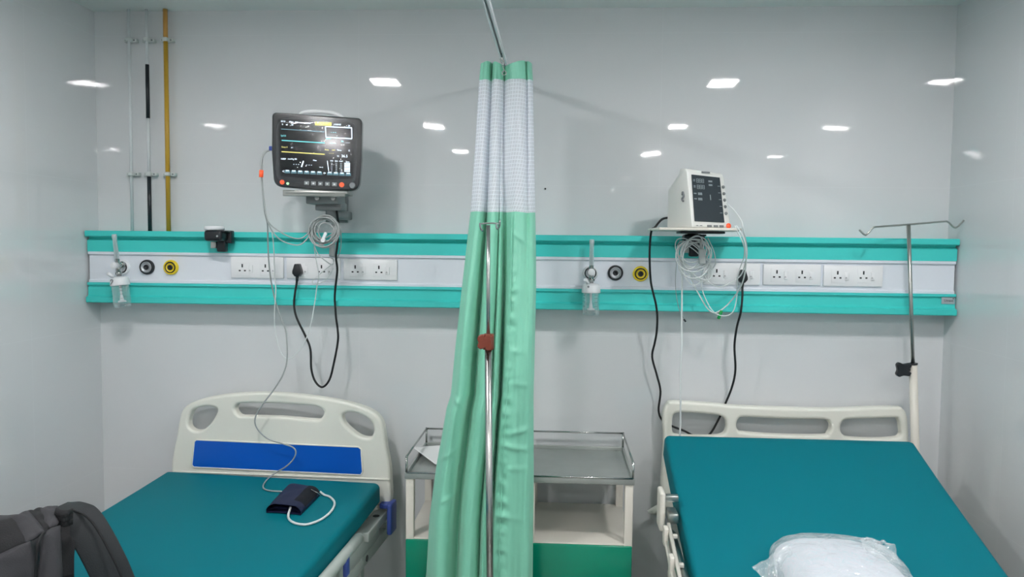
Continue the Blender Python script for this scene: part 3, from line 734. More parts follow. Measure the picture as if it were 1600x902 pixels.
t = thing('sensor_cables', 'coiled white leads with a clip sensor hanging below the small white monitor', 'cable', Y(1085,400,-.2))
m = MB(); coil(m, 1086, 396, 26, 28, 5, -.215, 11, .0024); coil(m, 1085, 408, 28, 38, 6, -.2, 8, .0019)
m.tube(path([(1106,372),(1115,392),(1118,410),(1113,420),(1100,432)], [(0,-.2),(4,-.15)]), .0019, n=8)
m.tube(path([(1135.6,318),(1147,329),(1158,345),(1161,357),(1166,382),(1166.5,402),(1157.5,430),(1136,445),(1121,448),(1106,440),(1098,426)], [(0,-.285),(3,-.355),(6,-.17),(10,-.16)]), .0026, n=8)
m.tube(path([(1150,353),(1158,364),(1165,385),(1165,419.5),(1157,449),(1138,475),(1119,488.6),(1106,483),(1093,462),(1084,445),(1078,430)], [(0,-.36),(2,-.35),(5,-.16),(10,-.16)]), .0026, n=8)
m.tube(path([(1148,353),(1153,364),(1161,380),(1163,400),(1153,430),(1151,466),(1145,487.5),(1132,494),(1115,487.5),(1102,466),(1096,445),(1096,419.5)], [(0,-.36),(2,-.35),(5,-.19),(11,-.17)]), .002, n=8)
m.obj('coiled_leads', cable_w, t)
m = MB().tube(path([(1078,374),(1068,388),(1066.5,402),(1065.7,445),(1065,519),(1064.8,541),(1063.2,590),(1063.6,626),(1062,700)], [(0,-.21),(3,-.16),(8,-.17)]), .0034, n=10)
m.obj('air_hose', cable_w, t)
m = MB().tube(path([(1063,372),(1057.6,402),(1055.5,445),(1059,475),(1064,490),(1070,500)], [(0,-.2),(3,-.13),(5,-.12)]), .0013, n=6); m.obj('thin_lead', cable_g, t)
MB().cyl(Y(1068.5,499,-.12), Y(1071.5,503,-.12), .0035, n=10).obj('lead_tip', black_p, t)
p = Y(1097, 401, -.245)
MB().box(p, (.024, .018, .056), bev=.005, rot=Matrix.Rotation(-.08, 3, 'Y')).cyl(p+Vector((-.004,0,.028)), p+Vector((-.006,0,.06)), .0055, .0035, n=12).obj('lead_block', cable_g, t)
MB().box(Y(1125,492,-.165), (.011, .008, .034), bev=.002, rot=Matrix.Rotation(.35, 3, 'Y')).obj('green_clip', green_c, t)

# ------------------------------------------------------------------ curtain and its track
TX, TZ = 1.695, 2.240
t = thing('curtain_track', 'aluminium curtain track running from the wall out over the room', 'curtain track', (TX, -1.4, TZ))
m = MB()
for poly in ([(TX-.0095,TZ),(TX-.0035,TZ),(TX-.0035,TZ+.0015),(TX-.008,TZ+.0015),(TX-.008,TZ+.0145),(TX+.008,TZ+.0145),(TX+.008,TZ+.0015),(TX+.0035,TZ+.0015),(TX+.0035,TZ),(TX+.0095,TZ),(TX+.0095,TZ+.016),(TX-.0095,TZ+.016)],):
    m.prism(poly, -2.9, -.002, 'y')
m.obj('rail', white_p, t)
MB().box((TX, -2.9, (TZ+H)/2+.008), (.014, .014, H-TZ-.016)).obj('hanger', steel, t)
MB().box((TX, -.004, TZ+.008), (.05, .006, .05), bev=.002).obj('wall_flange', steel, t)

edge = [(100,751,830,-.415),(124,749,831.5,-.42),(230,742.5,833,-.44),(331,735,835,-.455),(400,727,836,-.475),(453,721,836,-.495),(540,711,834,-.515),(620,703.5,832,-.53),(640,697,832,-.535),(698,687,832,-.54),(736,680,832,-.545),(814,669.7,831,-.55),(902,665,830,-.555)]
rows = []
for py, xa, xb, y in edge:
    a, b = Y(xa, py, y), Y(xb, py, y); rows.append((a.z*.5+b.z*.5, a.x, b.x, y))
za, xa, xb, ya = rows[-1]
rows.append((.20, xa-.045, xb+.005, ya-.005))
def edges_at(z):
    if z >= rows[0][0]: return rows[0][1:]
    for p, q in zip(rows[:-1], rows[1:]):
        if p[0] >= z >= q[0]:
            k = (p[0]-z)/(p[0]-q[0]); return tuple(p[i]+(q[i]-p[i])*k for i in (1,2,3))
    return rows[-1][1:]
# cross-section of the gathered cloth: (fraction across, depth)  -- top and bottom versions
sec_t = [(.30,.045),(.06,.035),(.00,.0),(.06,-.014),(.12,-.018),(.18,-.010),(.22,.016),(.23,.018),(.24,.004),(.30,-.022),(.38,-.022),(.42,-.010),(.43,-.008),(.44,-.010),(.46,.004),(.47,.018),(.50,-.002),(.60,-.024),(.72,-.028),(.86,-.022),(.90,-.004),(.93,-.018),(.99,-.006),(1.0,.016),(.80,.040),(.55,.050)]
sec_b = [(.30,.060),(.08,.050),(.00,.012),(.06,-.018),(.13,-.034),(.20,-.020),(.255,.024),(.28,.030),(.31,.004),(.36,-.024),(.43,-.030),(.485,-.006),(.50,.012),(.52,-.010),(.55,-.028),(.585,-.004),(.60,.040),(.625,.010),(.66,-.020),(.78,-.026),(.88,-.024),(.95,-.022),(.99,-.010),(1.0,.012),(.80,.045),(.55,.055)]
NS = 9; nsec = len(crom([Vector((a, b, 0)) for a, b in sec_t], NS))
def curtain_part(name, z0, z1, m, parent, dz=.006, grow=0):
    mb = MB(); uvl = mb.b.loops.layers.uv.new('UVMap'); n = max(2, int((z0-z1)/dz)); g = []
    for j in range(n+1):
        z = z0+(z1-z0)*j/n; xa, xb, yc = edges_at(z); k = min(max((2.2-z)/1.2, 0), 1); k = k*k*(3-2*k)
        P = crom([Vector((a[0]*(1-k)+b[0]*k, a[1]*(1-k)+b[1]*k, 0)) for a, b in zip(sec_t, sec_b)], NS)
        row = []; acc = 0; last = None
        for i, v in enumerate(P):
            x = xa+(xb-xa)*v.x; y = yc+v.y*((1.0+.5*k) if v.y > 0 else (1.0+.25*k))
            w = noise.noise(Vector((v.x*9, z*2.2, v.y*20)))*.006 + noise.noise(Vector((v.x*26, z*7, 4)))*.0022
            # crinkles beside the stitched seam of the right-hand panel
            if v.y < 0 and .62 < v.x < .9: w += .013*noise.noise(Vector((v.x*7, z*38, 1)))*math.exp(-((v.x-.70)/.055)**2)*min(1, max(0, (1.75-z)*3))
            if v.y < .02:                                        # creases pressed into the cloth
                for zc, sl, xc, xw, am in ((.985,.35,.86,.12,.010),(.93,-.05,.80,.14,.008),(1.245,.12,.76,.10,.006),(1.14,-.05,.84,.16,.005),(1.45,0,.72,.07,.005),(1.62,-.45,.80,.12,.006),(.86,.1,.78,.2,.005),(.70,-.1,.74,.16,.005),(1.08,-.6,.10,.10,.009),(.76,.5,.22,.12,.007),(.9,.8,.12,.1,.006)):
                    w -= am*math.exp(-((z-zc-sl*(v.x-xc)*.3)/.009)**2)*math.exp(-((v.x-xc)/xw)**2)
            p = Vector((x, y+w-grow, z+.004*noise.noise(Vector((v.x*5, 0, 3))))) if name != 'curtain_header' else Vector((x, y+w-grow, z + (.006*math.sin(v.x*9) if j == 0 else 0)))
            if last is not None: acc += (Vector((x, y, 0))-last).length
            last = Vector((x, y, 0)); row.append((mb.b.verts.new(p), acc*1.35))
        g.append((row, z))
    for j in range(n):
        for i in range(len(g[0][0])-1):
            q = [(j,i),(j,i+1),(j+1,i+1),(j+1,i)]
            f = mb.b.faces.new([g[a][0][b][0] for a, b in q]); f.smooth = True
            for l, (a, b) in zip(f.loops, q): l[uvl].uv = (g[a][0][b][1], g[a][1])
    return mb.obj(name, m, parent, fix=False)
ct = thing('privacy_curtain', 'gathered mint green privacy curtain with white net top hanging between the two beds', 'curtain', (1.7, -.5, 0))
ZT = rows[0][0]; ZH = rows[1][0]; ZN = rows[3][0]
curtain_part('curtain_header', ZT, ZH-.004, cloth_g, ct, .01, grow=.001)
curtain_part('net_panel', ZH, ZN-.002, cloth_n, ct)
curtain_part('curtain_drape', ZN, .20, cloth_g, ct)
# stitched seams: along the net, and down the panel
seam = MB(); pts = []
for j in range(60):
    z = ZN-.02-(ZN-.3)*j/59; xa, xb, yc = edges_at(z); k = min(max((2.2-z)/1.2, 0), 1); k = k*k*(3-2*k)
    fx = .60*(1-k)+.665*k; dy = -.024*(1-k)-.0215*k
    pts.append((xa+(xb-xa)*(fx+.035), yc+dy*(1+.25*k)-.0055, z))
hk = Y(788, 104, -.46)
MB().tube(pts, .0014, n=6, smooth_n=0).obj('seam', cloth_g, ct)
m = MB().tube([(TX, -.45, TZ+.004), (TX+.004, -.455, TZ-.01), (TX-.003, -.46, TZ-.02), (hk.x, -.462, hk.z-.012), (hk.x-.004, -.462, hk.z-.02)], .0016, n=8)
m.tube([(hk.x+.007*math.cos(a), -.4625, hk.z-.022+.007*math.sin(a)) for a in [i*PI/4 for i in range(8)]], .0018, n=8, closed=True, smooth_n=2)
m.obj('curtain_hook', chrome, ct)
for i in range(4):
    y = -.43+i*.022*1
    MB().tube([(TX, y, TZ+.004), (TX+.003, y, TZ-.006), (TX, y, TZ-.016)], .0014, n=6).obj('curtain_hook', chrome, ct)

# ------------------------------------------------------------------ drip stands
IX, IY = Y(763, 352, -.66).x, -.66
iv = thing('drip_stand', 'free-standing chrome drip stand with brown clamp knob in front of the curtain', 'drip stand', (IX+.03, IY, 0))
zt = Y(763, 352, IY).z; zk = Y(760, 534, IY); zb = Y(765, 902, IY)
pt, pk = Vector((IX, IY, zt)), Vector((IX+.003, IY, zk.z))
pf = Vector((IX+.022, IY, .09))
MB().cyl(pk+Vector((0,0,-.02)), pt, .0062, n=20).obj('upper_rod', chrome, iv)
MB().cyl(pf, pk, .0118, n=24).obj('lower_pole', chrome, iv)
MB().plate([[(.017,.024),(.003,.026),(0,.020),(-.003,.026),(-.017,.024),(-.024,.012),(-.020,.0),(-.024,-.010),(-.016,-.020),(-.004,-.018),(0,-.014),(.006,-.024),(.018,-.022),(.022,-.010),(.021,.012)]], .018, .004, Matrix.Translation((pk.x-.008, IY-.026, pk.z)) @ FRONT, smooth_n=3).box((pk.x+.001, IY, pk.z), (.034, .034, .05), bev=.004).obj('clamp_knob', knob_r, iv)
h0, h1 = Y(751.5,350,IY-.01), Y(778,349.5,IY)
MB().tube([Y(754,361,IY-.08), Y(751,357,IY-.06), Y(750,350,IY-.03), h0, pt+Vector((0,0,.006)), h1, Y(775.5,352,IY-.05), Y(777,358,IY-.08), Y(780.5,354,IY-.11), Y(781,344.5,IY-.12)], .0028, n=10, smooth_n=4).obj('hook_bar', chrome, iv)
m = MB(); m.cyl(pf+Vector((0,0,-.02)), pf+Vector((0,0,.05)), .02, n=24)
for k in range(5):
    a = 2*PI*k/5+.5; e = Vector((math.cos(a), math.sin(a), 0))*.2; m.tube([pf, pf+e*.5, pf+e+Vector((0,0,-.025))], .010, n=10, smooth_n=3)
m.obj('star_base', chrome, iv)
for k in range(5):
    a = 2*PI*k/5+.5; e = pf+Vector((math.cos(a), math.sin(a), 0))*.2
    MB().cyl((e.x-.009, e.y, .025), (e.x+.009, e.y, .025), .025, n=20).cyl((e.x, e.y, .025), (e.x, e.y, .068), .006, n=10).obj('caster', black_p, iv)

# ------------------------------------------------------------------ bedside lockers
def locker(x0, x1, label):
    yf, yb = -.455, -.03; cx = (x0+x1)/2
    t = thing('bedside_locker', label, 'bedside locker', (cx, (yf+yb)/2, 0), group='bedside lockers')
    w = x1-x0; p = .028
    # open tray top: sheet with folded edge
    m = MB().box((cx, (yf+yb)/2, .782), (w-.004, yb-yf-.004, .004))
    for (a, b, c_, d_) in ((cx, yf+.004, w, .008), (cx, yb-.004, w, .008)): m.box((a, b, .788), (c_, d_, .022), bev=.002)
    for xx in (x0+.004, x1-.004): m.box((xx, (yf+yb)/2, .788), (.008, yb-yf-.016, .022), bev=.002)
    m.obj('tray_top', steel_d, t)
    m = MB(); zr = .855
    for (a, b) in ((x0+.006, yf+.006), (x1-.006, yf+.006), (x0+.006, yb-.006), (x1-.006, yb-.006)):
        m.cyl((a, b, .798), (a, b, zr), .0042, n=12); m.ellipsoid((a, b, zr), (.0052,)*3, nu=12, nv=8)
    m.cyl((x0+.006, yf+.006, zr), (x0+.006, yb-.006, zr), .0036, n=10).cyl((x1-.006, yf+.006, zr), (x1-.006, yb-.006, zr), .0036, n=10).cyl((x0+.006, yb-.006, zr), (x1-.006, yb-.006, zr), .0036, n=10)
    m.cyl((x0+.006, yf, .8005), (x1-.006, yf, .8005), .0034, n=10)
    m.obj('guard_rail', chrome, t)
    for xx in (x0+p/2+.004, x1-p/2-.004):
        for yy in (yf+p/2+.004, yb-p/2-.004): MB().box((xx, yy, .42), (p, p, .716), bev=.002).obj('post', cream, t)
    MB().box((cx, (yf+yb)/2, .56), (w-.01, yb-yf-.012, .014), bev=.002).obj('shelf', cream, t)
    MB().box((cx, (yf+yb)/2+.003, .315), (w-.014, yb-yf-.03, .475), bev=.003).obj('cabinet_box', green_e, t)
    d = MB().box((cx, yf+.004, .478), (w-.01, .014, .168), bev=.003).obj('drawer', green_e, t)
    MB().tube([(cx-.05, yf-.003, .415), (cx-.045, yf-.022, .415), (cx+.045, yf-.022, .415), (cx+.05, yf-.003, .415)], .004, n=8).obj('handle', chrome, d)
    d = MB().box((cx, yf+.004, .232), (w-.01, .014, .312), bev=.003).obj('door', green_e, t)
    MB().tube([(cx+w*.33, yf-.003, .30), (cx+w*.33, yf-.022, .29), (cx+w*.33, yf-.022, .22), (cx+w*.33, yf-.003, .21)], .004, n=8).obj('handle', chrome, d)
    for xx in (x0+p/2+.004, x1-p/2-.004):
        for yy in (yf+p/2+.004, yb-p/2-.004): MB().cyl((xx-.008, yy, .026), (xx+.008, yy, .026), .026, n=18).box((xx, yy, .055), (.02, .02, .02)).obj('caster', black_p, t)
LX0, LX1 = Y(632, 742, -.455).x, Y(992, 745, -.455).x
locker(LX0, LX0+.375, 'bedside locker with papers in its steel tray, beside the left bed')
locker(LX1-.375, LX1, 'bedside locker with an empty steel tray, beside the right bed')
# papers lying in the left tray
for k, (poly, lab) in enumerate(([[(643,702),(649,699),(700,697),(700,728),(684,729),(664,712)], 'curled sheet of white paper lying in the left locker tray'],)):
    m = MB(); pts = [Z(x, y, .786+.001) for x, y in poly]
    n = 12; g = []
    c0, c1, c2, c3 = Z(644,701,.812), Z(700,697,.787), Z(712,730,.787), Z(680,728,.787)
    for j in range(n+1):
        row = []
        for i in range(n+1):
            u, v = i/n, j/n; p = c0.lerp(c1, u).lerp(c3.lerp(c2, u), v)
            row.append(m.b.verts.new((p.x, p.y, p.z+.002*(1-u)**2*(1-v*.5)+.003*math.sin(5*v)*u**2+.0045)))
        g.append(row)
    for j in range(n):
        for i in range(n): f = m.b.faces.new((g[j][i], g[j][i+1], g[j+1][i+1], g[j+1][i])); f.smooth = True
    o = tag(m.obj('paper_sheet', paper), lab, 'paper')
    sm = o.modifiers.new('thick', 'SOLIDIFY'); sm.thickness = .0006
    m = MB()
    for i in range(5):
        a, b = c0.lerp(c1, .62+.01*i).lerp(c3.lerp(c2, .62), .3+.1*i), c0.lerp(c1, .9).lerp(c3.lerp(c2, .9), .3+.1*i)
        m.box((a+b)/2+Vector((0,0,.0062)), ((b-a).length, .002, .0002))
    m.obj('print_lines', mid_g, o)

# ------------------------------------------------------------------ beds
def mattress(name, path_, width, thick, rad, mloc, rz, label, soft=0):
    """slab following a bent path of (y, z) on its top surface, rounded edges"""
    t = MB(); P = crom([Vector((0, y, z)) for y, z in path_], 8); n = len(P); rings = []
    def ring(p, tdir, w, th, shrink):
        nrm = Vector((0, -tdir.z, tdir.y));
        if nrm.z < 0: nrm = -nrm
        out = []; hw, hh = w/2-shrink, th/2-shrink; c0 = p - nrm*(th/2)
        r = rad
        for qx, qz, a0 in ((1,1,0),(-1,1,PI/2),(-1,-1,PI),(1,-1,3*PI/2)):
            for k in range(6):
                a = a0+k/5*PI/2; out.append(t.b.verts.new(c0+Vector((qx*(hw-r)+r*math.cos(a), 0, 0))+nrm*(qz*(hh-r)+r*math.sin(a))))
        return out
    for i, p in enumerate(P):
        td = (P[min(i+1, n-1)]-P[max(i-1, 0)]).normalized()
        if i == 0:
            rings.append(ring(p+td*.001, td, width, thick, rad*.7)); rings.append(ring(p+td*rad*.35, td, width, thick, rad*.25))
            rings.append(ring(p+td*rad, td, width, thick, 0)); continue
        if i == n-1: rings.append(ring(p-td*rad, td, width, thick, 0)); rings.append(ring(p, td, width, thick, rad*.7)); continue
        if (p-P[0]).length > rad*1.2 and (p-P[-1]).length > rad*1.2: rings.append(ring(p, td, width, thick, 0))
    for A, B in zip(rings[:-1], rings[1:]):
        m = len(A)
        for k in range(m): f = t.b.faces.new((A[k], A[(k+1)%m], B[(k+1)%m], B[k])); f.smooth = True
    t.b.faces.new(rings[0]); t.b.faces.new(rings[-1][::-1])
    o = t.obj(name, vinyl); o.location = mloc; o.rotation_euler.z = rz
    return tag(o, label, 'mattress')

# left bed, turned a little
bl = thing('hospital_bed', 'hospital bed with arched cream headboard and blue inset, left of the lockers', 'bed', LO, rz=LR)
def LP(px, py, d=0):
    n = RL @ Vector((0,-1,0)); p = on_plane(px, py, LO+n*d, n) - LO; q = RL.transposed() @ p; return (q.x, q.z)
hb_out = [(267.3,735),(270,708),(275,684),(279,659),(284,642),(294,632),(317,623.4),(350.4,617.4),(400.6,614),(450.8,616),(501,621.8),(544.6,630),(574.7,640),(591.4,652),(598.5,668),(603,700),(608,728),(609.6,750),(608.5,788),(586,792)]
hb_out = [LP(*p) for p in hb_out]
hb_out = hb_out + [(hb_out[-1][0]-.02, .52), (-.38, .52), (-.435, .56)]
holes = [[(293.5,657),(300,642),(317,636),(333.7,636.8),(338.7,643.5),(330,660),(317,672),(303.6,674),(295,668.6)],
         [(366,640),(370,632.5),(384,630.5),(434,631),(484,634.2),(501,638.5),(505.5,646),(499,655.5),(484,656),(434,652),(386,651),(372,649.5)],
         [(534.5,650),(544.6,644.5),(564.6,648.5),(579.7,660),(583.5,675),(577,684.5),(561,682),(544.6,670),(536,660)]]
holes = [[LP(*p) for p in h] for h in holes]
hb = MB().plate([hb_out]+holes, .045, .011, Matrix.Translation((0,.022,0)) @ FRONT, smooth_n=5).obj('headboard', beige, bl, local=True)
bp_ = [LP(*p) for p in ((304.5,690),(308,687.2),(560,698.6),(564.5,702),(567,737),(563.5,742.2),(304,730),(300.6,726))]
MB().plate([bp_], .006, .0015, Matrix.Translation((0,-.001,0)) @ FRONT, smooth_n=0).obj('blue_panel', blue, hb, local=True)
rim = [Vector((x, -.002, z)) for x, z in bp_]
MB().tube(rim, .0035, n=8, smooth_n=0, closed=True).obj('panel_rim', beige, hb, local=True)
a, b = LP(272,737), LP(609,749.5)
MB().box(((a[0]+b[0])/2, -.002, (a[1]+b[1])/2), (b[0]-a[0], .006, .007), bev=.002, rot=Matrix.Rotation(-math.atan2(b[1]-a[1], b[0]-a[0]), 3, 'Y')).obj('seam_ridge', beige, hb, local=True)
def bed_common(t, wx, length, zf, posts=True):
    for s_ in (-1, 1):
        MB().box((s_*wx, -length/2-.06, zf), (.045, length, .06), bev=.004).obj('side_frame', bed_metal, t, local=True)
    m = MB()
    for k in range(6): m.box((0, -.12-k*(length-.16)/5, zf), (2*wx-.045, .04, .035), bev=.003)
    m.obj('cross_bars', bed_metal, t, local=True)
    for s_ in (-1, 1):
        for yy in (-.16, -length+.1):
            lg = MB().box((s_*(wx-.03), yy, (zf-.03+.1)/2), (.04, .04, zf-.03-.1), bev=.004).obj('leg', bed_metal, t, local=True)
            MB().cyl((s_*(wx-.03)-.014, yy, .05), (s_*(wx-.03)+.014, yy, .05), .05, n=24).box((s_*(wx-.03), yy, .095), (.04, .05, .03), bev=.004).obj('caster', grey_p, lg, local=True)
bed_common(bl, .425, 1.95, .50)
def toL(v): return RL.transposed() @ (v-LO)
# right-hand side rail, folded down: tube, channel, brackets
ra, rb = toL(Z(560,842,.578)), toL(Z(503,910,.578)); d_ = (rb-ra).normalized()
sr = MB().tube([ra, ra+d_*.3, ra+d_*1.0], .019, n=16, smooth_n=2).ellipsoid(ra, (.019,.019,.019), nu=14, nv=8).obj('side_rail', bed_metal, bl, local=True)
ca, cb = toL(Z(606,826,.44)), toL(Z(545,902,.44)); dc = (cb-ca).normalized(); ang = math.atan2(dc.y, dc.x)
cm = (ca+dc*.55)
MB().box(cm, (1.1, .022, .045), bev=.003, rot=Matrix.Rotation(ang, 3, 'Z')).box(cm+Vector((-.012,0,-.02)), (1.1, .03, .006), rot=Matrix.Rotation(ang, 3, 'Z')).cyl(ca+dc*.30+Vector((.010,0,.0)), ca+dc*.30+Vector((.013,0,.0)), .012, mi=1, n=16).obj('rail_channel', [bed_metal, black_p], sr, local=True)
for s0 in (.05, .36):
    q = ca+dc*s0
    MB().box(q+Vector((-.005,0,.032)), (.035, .022, .03), bev=.002).box(q+Vector((-.028,0,.052)), (.012, .026, .06), bev=.002).box(q+Vector((-.055,0,.06)), (.06, .016, .018), bev=.002).obj('rail_bracket', bed_metal, sr, local=True)
q = ra+d_*.16
MB().box(q+Vector((.012,0,-.03)), (.014, .03, .06), bev=.003).obj('rail_latch', blue_b, sr, local=True)
# upper frame beam near the headboard corner
fa_, fb_ = toL(Z(598,801,.535)), toL(Z(548,862,.535)); df = (fb_-fa_).normalized()
MB().box((fa_+df*.13), (.27, .05, .035), bev=.004, rot=Matrix.Rotation(math.atan2(df.y, df.x), 3, 'Z')).cyl(fa_+df*.09+Vector((0,0,.0175)), fa_+df*.09+Vector((0,0,.0185)), .013, mi=1, n=20).obj('head_beam', [bed_metal, black_p], bl, local=True)
q = toL(Y(609,808,-.165))
MB().box((q.x+.008, q.y, q.z), (.02, .075, .122), bev=.008, seg=3).box((q.x-.018, q.y+.005, q.z+.045), (.04, .04, .02), bev=.004).obj('bumper', blue_b, bl, local=True)
# left bed backrest deck + mattress
MB().box((0, -.42, .535), (.80, .72, .012), bev=.003, rot=Matrix.Rotation(math.radians(-4), 3, 'X')).obj('backrest_deck', bed_metal, bl, local=True)
mattress('mattress', LPATH, .892, .085, .020, LO, LR, 'flat teal vinyl mattress on the left bed')

# right bed, backrest raised
RO = Vector((2.772, -.085, 0)); RRZ = 0
brd = thing('hospital_bed', 'hospital bed with cream three-slot headboard and raised backrest, on the right', 'bed', RO)
def RP(px, py): p = Y(px, py, RO.y); return (p.x-RO.x, p.z)
o_ = [(1037,690),(1035.5,660),(1037,643),(1042,632.5),(1053,627.5),(1112,631),(1150,634.5),(1225,637.5),(1300,638.8),(1395,636),(1412,640),(1418,652),(1419.5,670),(1420,690)]
o_ = [RP(*p) for p in o_]; o_ = o_ + [(o_[-1][0]+.006, .60), (o_[-1][0]-.02, .54), (o_[0][0]+.02, .54), (o_[0][0]-.006, .60)]
h_ = [[(1050.5,660),(1053,648.5),(1064,645),(1100,647),(1126,650.5),(1134.5,658),(1135,671),(1129,679.5),(1110,682),(1062,681),(1051.5,676)],
      [(1151,664),(1155,654.5),(1166,652.3),(1225,655.2),(1286,656.2),(1296,660),(1299,668),(1295,677.5),(1286,680.8),(1225,680.5),(1164,676.5),(1153.5,672.5)],
      [(1313.5,668),(1318,658.5),(1329,655.5),(1365,654.5),(1398,653.5),(1405,657),(1408,668),(1408,681),(1398,685),(1365,686.5),(1328,684.5),(1316,678)]]
h_ = [[RP(*p) for p in h] for h in h_]
MB().plate([o_]+h_, .045, .012, Matrix.Translation((0,.02,0)) @ FRONT, smooth_n=5).obj('headboard', beige, brd, local=True)
bed_common(brd, .425, 1.95, .50)
TL = math.radians(20); pyv, pzv = -.93, .655
top = (-.215, .922)
dirb = Vector((0, top[0]-pyv, top[1]-pzv)).normalized(); nb = Vector((0, -dirb.z, dirb.y))
mp = Vector((0, (top[0]+pyv)/2, (top[1]+pzv)/2)) - nb*(.108)
MB().box(mp, (.80, .70, .014), bev=.003, rot=Matrix.Rotation(math.atan2(dirb.z, dirb.y), 3, 'X')).obj('backrest_deck', bed_metal, brd, local=True)
for s_ in (-1, 1):
    MB().tube([mp+Vector((s_*.3,0,-.01)), Vector((s_*.3,-.55,.53))], .012, n=10, smooth_n=0).obj('backrest_strut', bed_metal, brd, local=True)
mattress('mattress', [top, (-.45,.829), (-.7,.738), (-.86,.682), (-.95,.655), (-1.06,.638), (-1.25,.632), (-2.02,.632)], .876, .095, .016, RO+Vector((-.046,0,0)), 0, 'teal vinyl mattress with raised head end on the right bed')
# left side of the right bed: rail tube, plates, bumper
rx = 2.262
a, b = X(1048, 836, rx), X(1068, 905, rx); d_ = (b-a).normalized()
def toR(v): return v-RO
sr = MB().tube([toR(a), toR(a+d_*.3), toR(a+d_*.9)], .0165, n=14, smooth_n=2).ellipsoid(toR(a), (.0165,)*3, nu=14, nv=8).obj('side_rail', steel, brd, local=True)
m = MB()
c1, c2 = X(1038, 834, rx-.03), X(1052, 904, rx-.03); dd = (c2-c1).normalized()
rotm = Matrix.Rotation(math.atan2(dd.z, -dd.y), 3, 'X').inverted()
m.tube([toR(c1), toR(c1+dd*.9)], .008, n=4, smooth_n=0).tube([toR(c1+Vector((.012,0,.03))), toR(c1+dd*.9+Vector((.012,0,.03)))], .007, n=4, smooth_n=0)
m.obj('rail_channel', cream, sr, local=True)
for s0 in (.03, .16, .30):
    q = toR(c1+dd*s0); MB().box(q+Vector((.0,0,.012)), (.014, .035, .055), bev=.003).box(q+Vector((.02,0,.012)), (.03, .014, .012), bev=.002).obj('rail_bracket', cream, sr, local=True)
q = toR(X(1033, 795, rx-.03))
MB().box((q.x, q.y, q.z), (.018, .075, .125), bev=.008, seg=3).obj('bumper', cream, brd, local=True)
q2 = toR(X(1046, 781, rx+.015))
MB().box((q.x+.028, q.y, q.z+.035), (.05, .025, .02), bev=.003).box((q.x+.03, q.y-.03, q.z-.01), (.03, .07, .03), bev=.003).obj('head_bracket', steel, brd, local=True)
MB().box((q.x+.038, q.y-.16, .555), (.03, .30, .05), bev=.004).obj('head_beam', cream, brd, local=True)

# drip rod plugged into the right bed
yr = -.165
pb, pm, pt = Y(1430,700,yr), Y(1426.5,570,yr), Y(1419.5,352,yr)
ivr = thing('drip_rod', 'slim steel drip rod in a white tube behind the right bed headboard corner', 'drip rod', (pb.x, yr, .53))
dv = (pb-pm).normalized(); bot_ = pm+dv*((pm.z-.45)/-dv.z)
MB().cyl(bot_, pm, .0145, n=24).obj('socket_tube', cream, ivr)
MB().cyl(pm+dv*.05, pt, .0068, n=16).cyl(pm, pm+(pt-pm).normalized()*.006, .0165, mi=1, n=20).obj('upper_rod', [steel, black_p], ivr)
L_ = lambda px, py, y: Y(px, py, y)
MB().tube([L_(1342.5,359.5,-.20), L_(1351,367,-.20), L_(1355,366,-.197), L_(1364,356,-.195), L_(1372,354.5,-.19), L_(1419.5,351,-.165), L_(1472,346.5,-.14), L_(1481,347,-.137), L_(1490,355,-.13), L_(1496,354.5,-.128), L_(1506,344.5,-.125)], .0034, n=10, smooth_n=5).obj('hook_bar', steel, ivr)
p = Y(1411, 578, yr-.01)
MB().plate([[(.02,.026),(0,.022),(-.018,.028),(-.027,.018),(-.023,.0),(-.027,-.016),(-.016,-.026),(0,-.021),(.02,-.022),(.027,-.01),(.016,0),(.027,.014)]], .02, .005, Matrix.Translation((p.x, yr-.012, p.z)) @ FRONT, smooth_n=3).cyl((p.x+.01, yr, p.z), (pm.x-.004, yr, p.z), .007, n=12).obj('clamp_knob', black_p, ivr)

# ------------------------------------------------------------------ pillow parcel on the right mattress
pc = Vector((2.652, -1.06, 0))
def bedz(y):                                                # top surface of the right mattress at world y
    ly = y-RO.y
    return .632 if ly < -1.1 else (.655+(ly+.95)*.345 if ly > -.95 else .638+(ly+1.06)*.15)
t = thing('wrapped_pillow', 'white pillow packed in a clear plastic bag on the right mattress', 'pillow', (pc.x, pc.y, bedz(-1.05)+.01))
def lump(v):
    n = noise.noise(v*6)*.014+abs(noise.noise(v*12+Vector((3,1,2))))*.016-.006
    v = v+v.normalized()*n
    v.z += .008*math.exp(-((v.x+.02)/.12)**2); return v
tilt = Matrix.Rotation(math.radians(5), 3, 'X')
pil = MB().ellipsoid((pc.x, pc.y, .722), (.158, .170, .066), e=.62, nu=56, nv=30, fn=lump, rot=tilt)
pil.obj('pillow', pillow_m, t)
def crink(v):
    d = Vector((v.x/.21, v.y/.2, 0)); n = abs(noise.noise(v*13))*.014+abs(noise.noise(v*29+Vector((5,0,0))))*.005
    v = v*(1.0)+v.normalized()*n; v.z += .008*math.exp(-((v.x+.02)/.12)**2)
    return v
bagm = MB().ellipsoid((pc.x, pc.y, .723), (.166, .178, .071), e=.58, nu=90, nv=44, fn=crink, rot=tilt)
bagm.obj('plastic_bag', wrap, t)
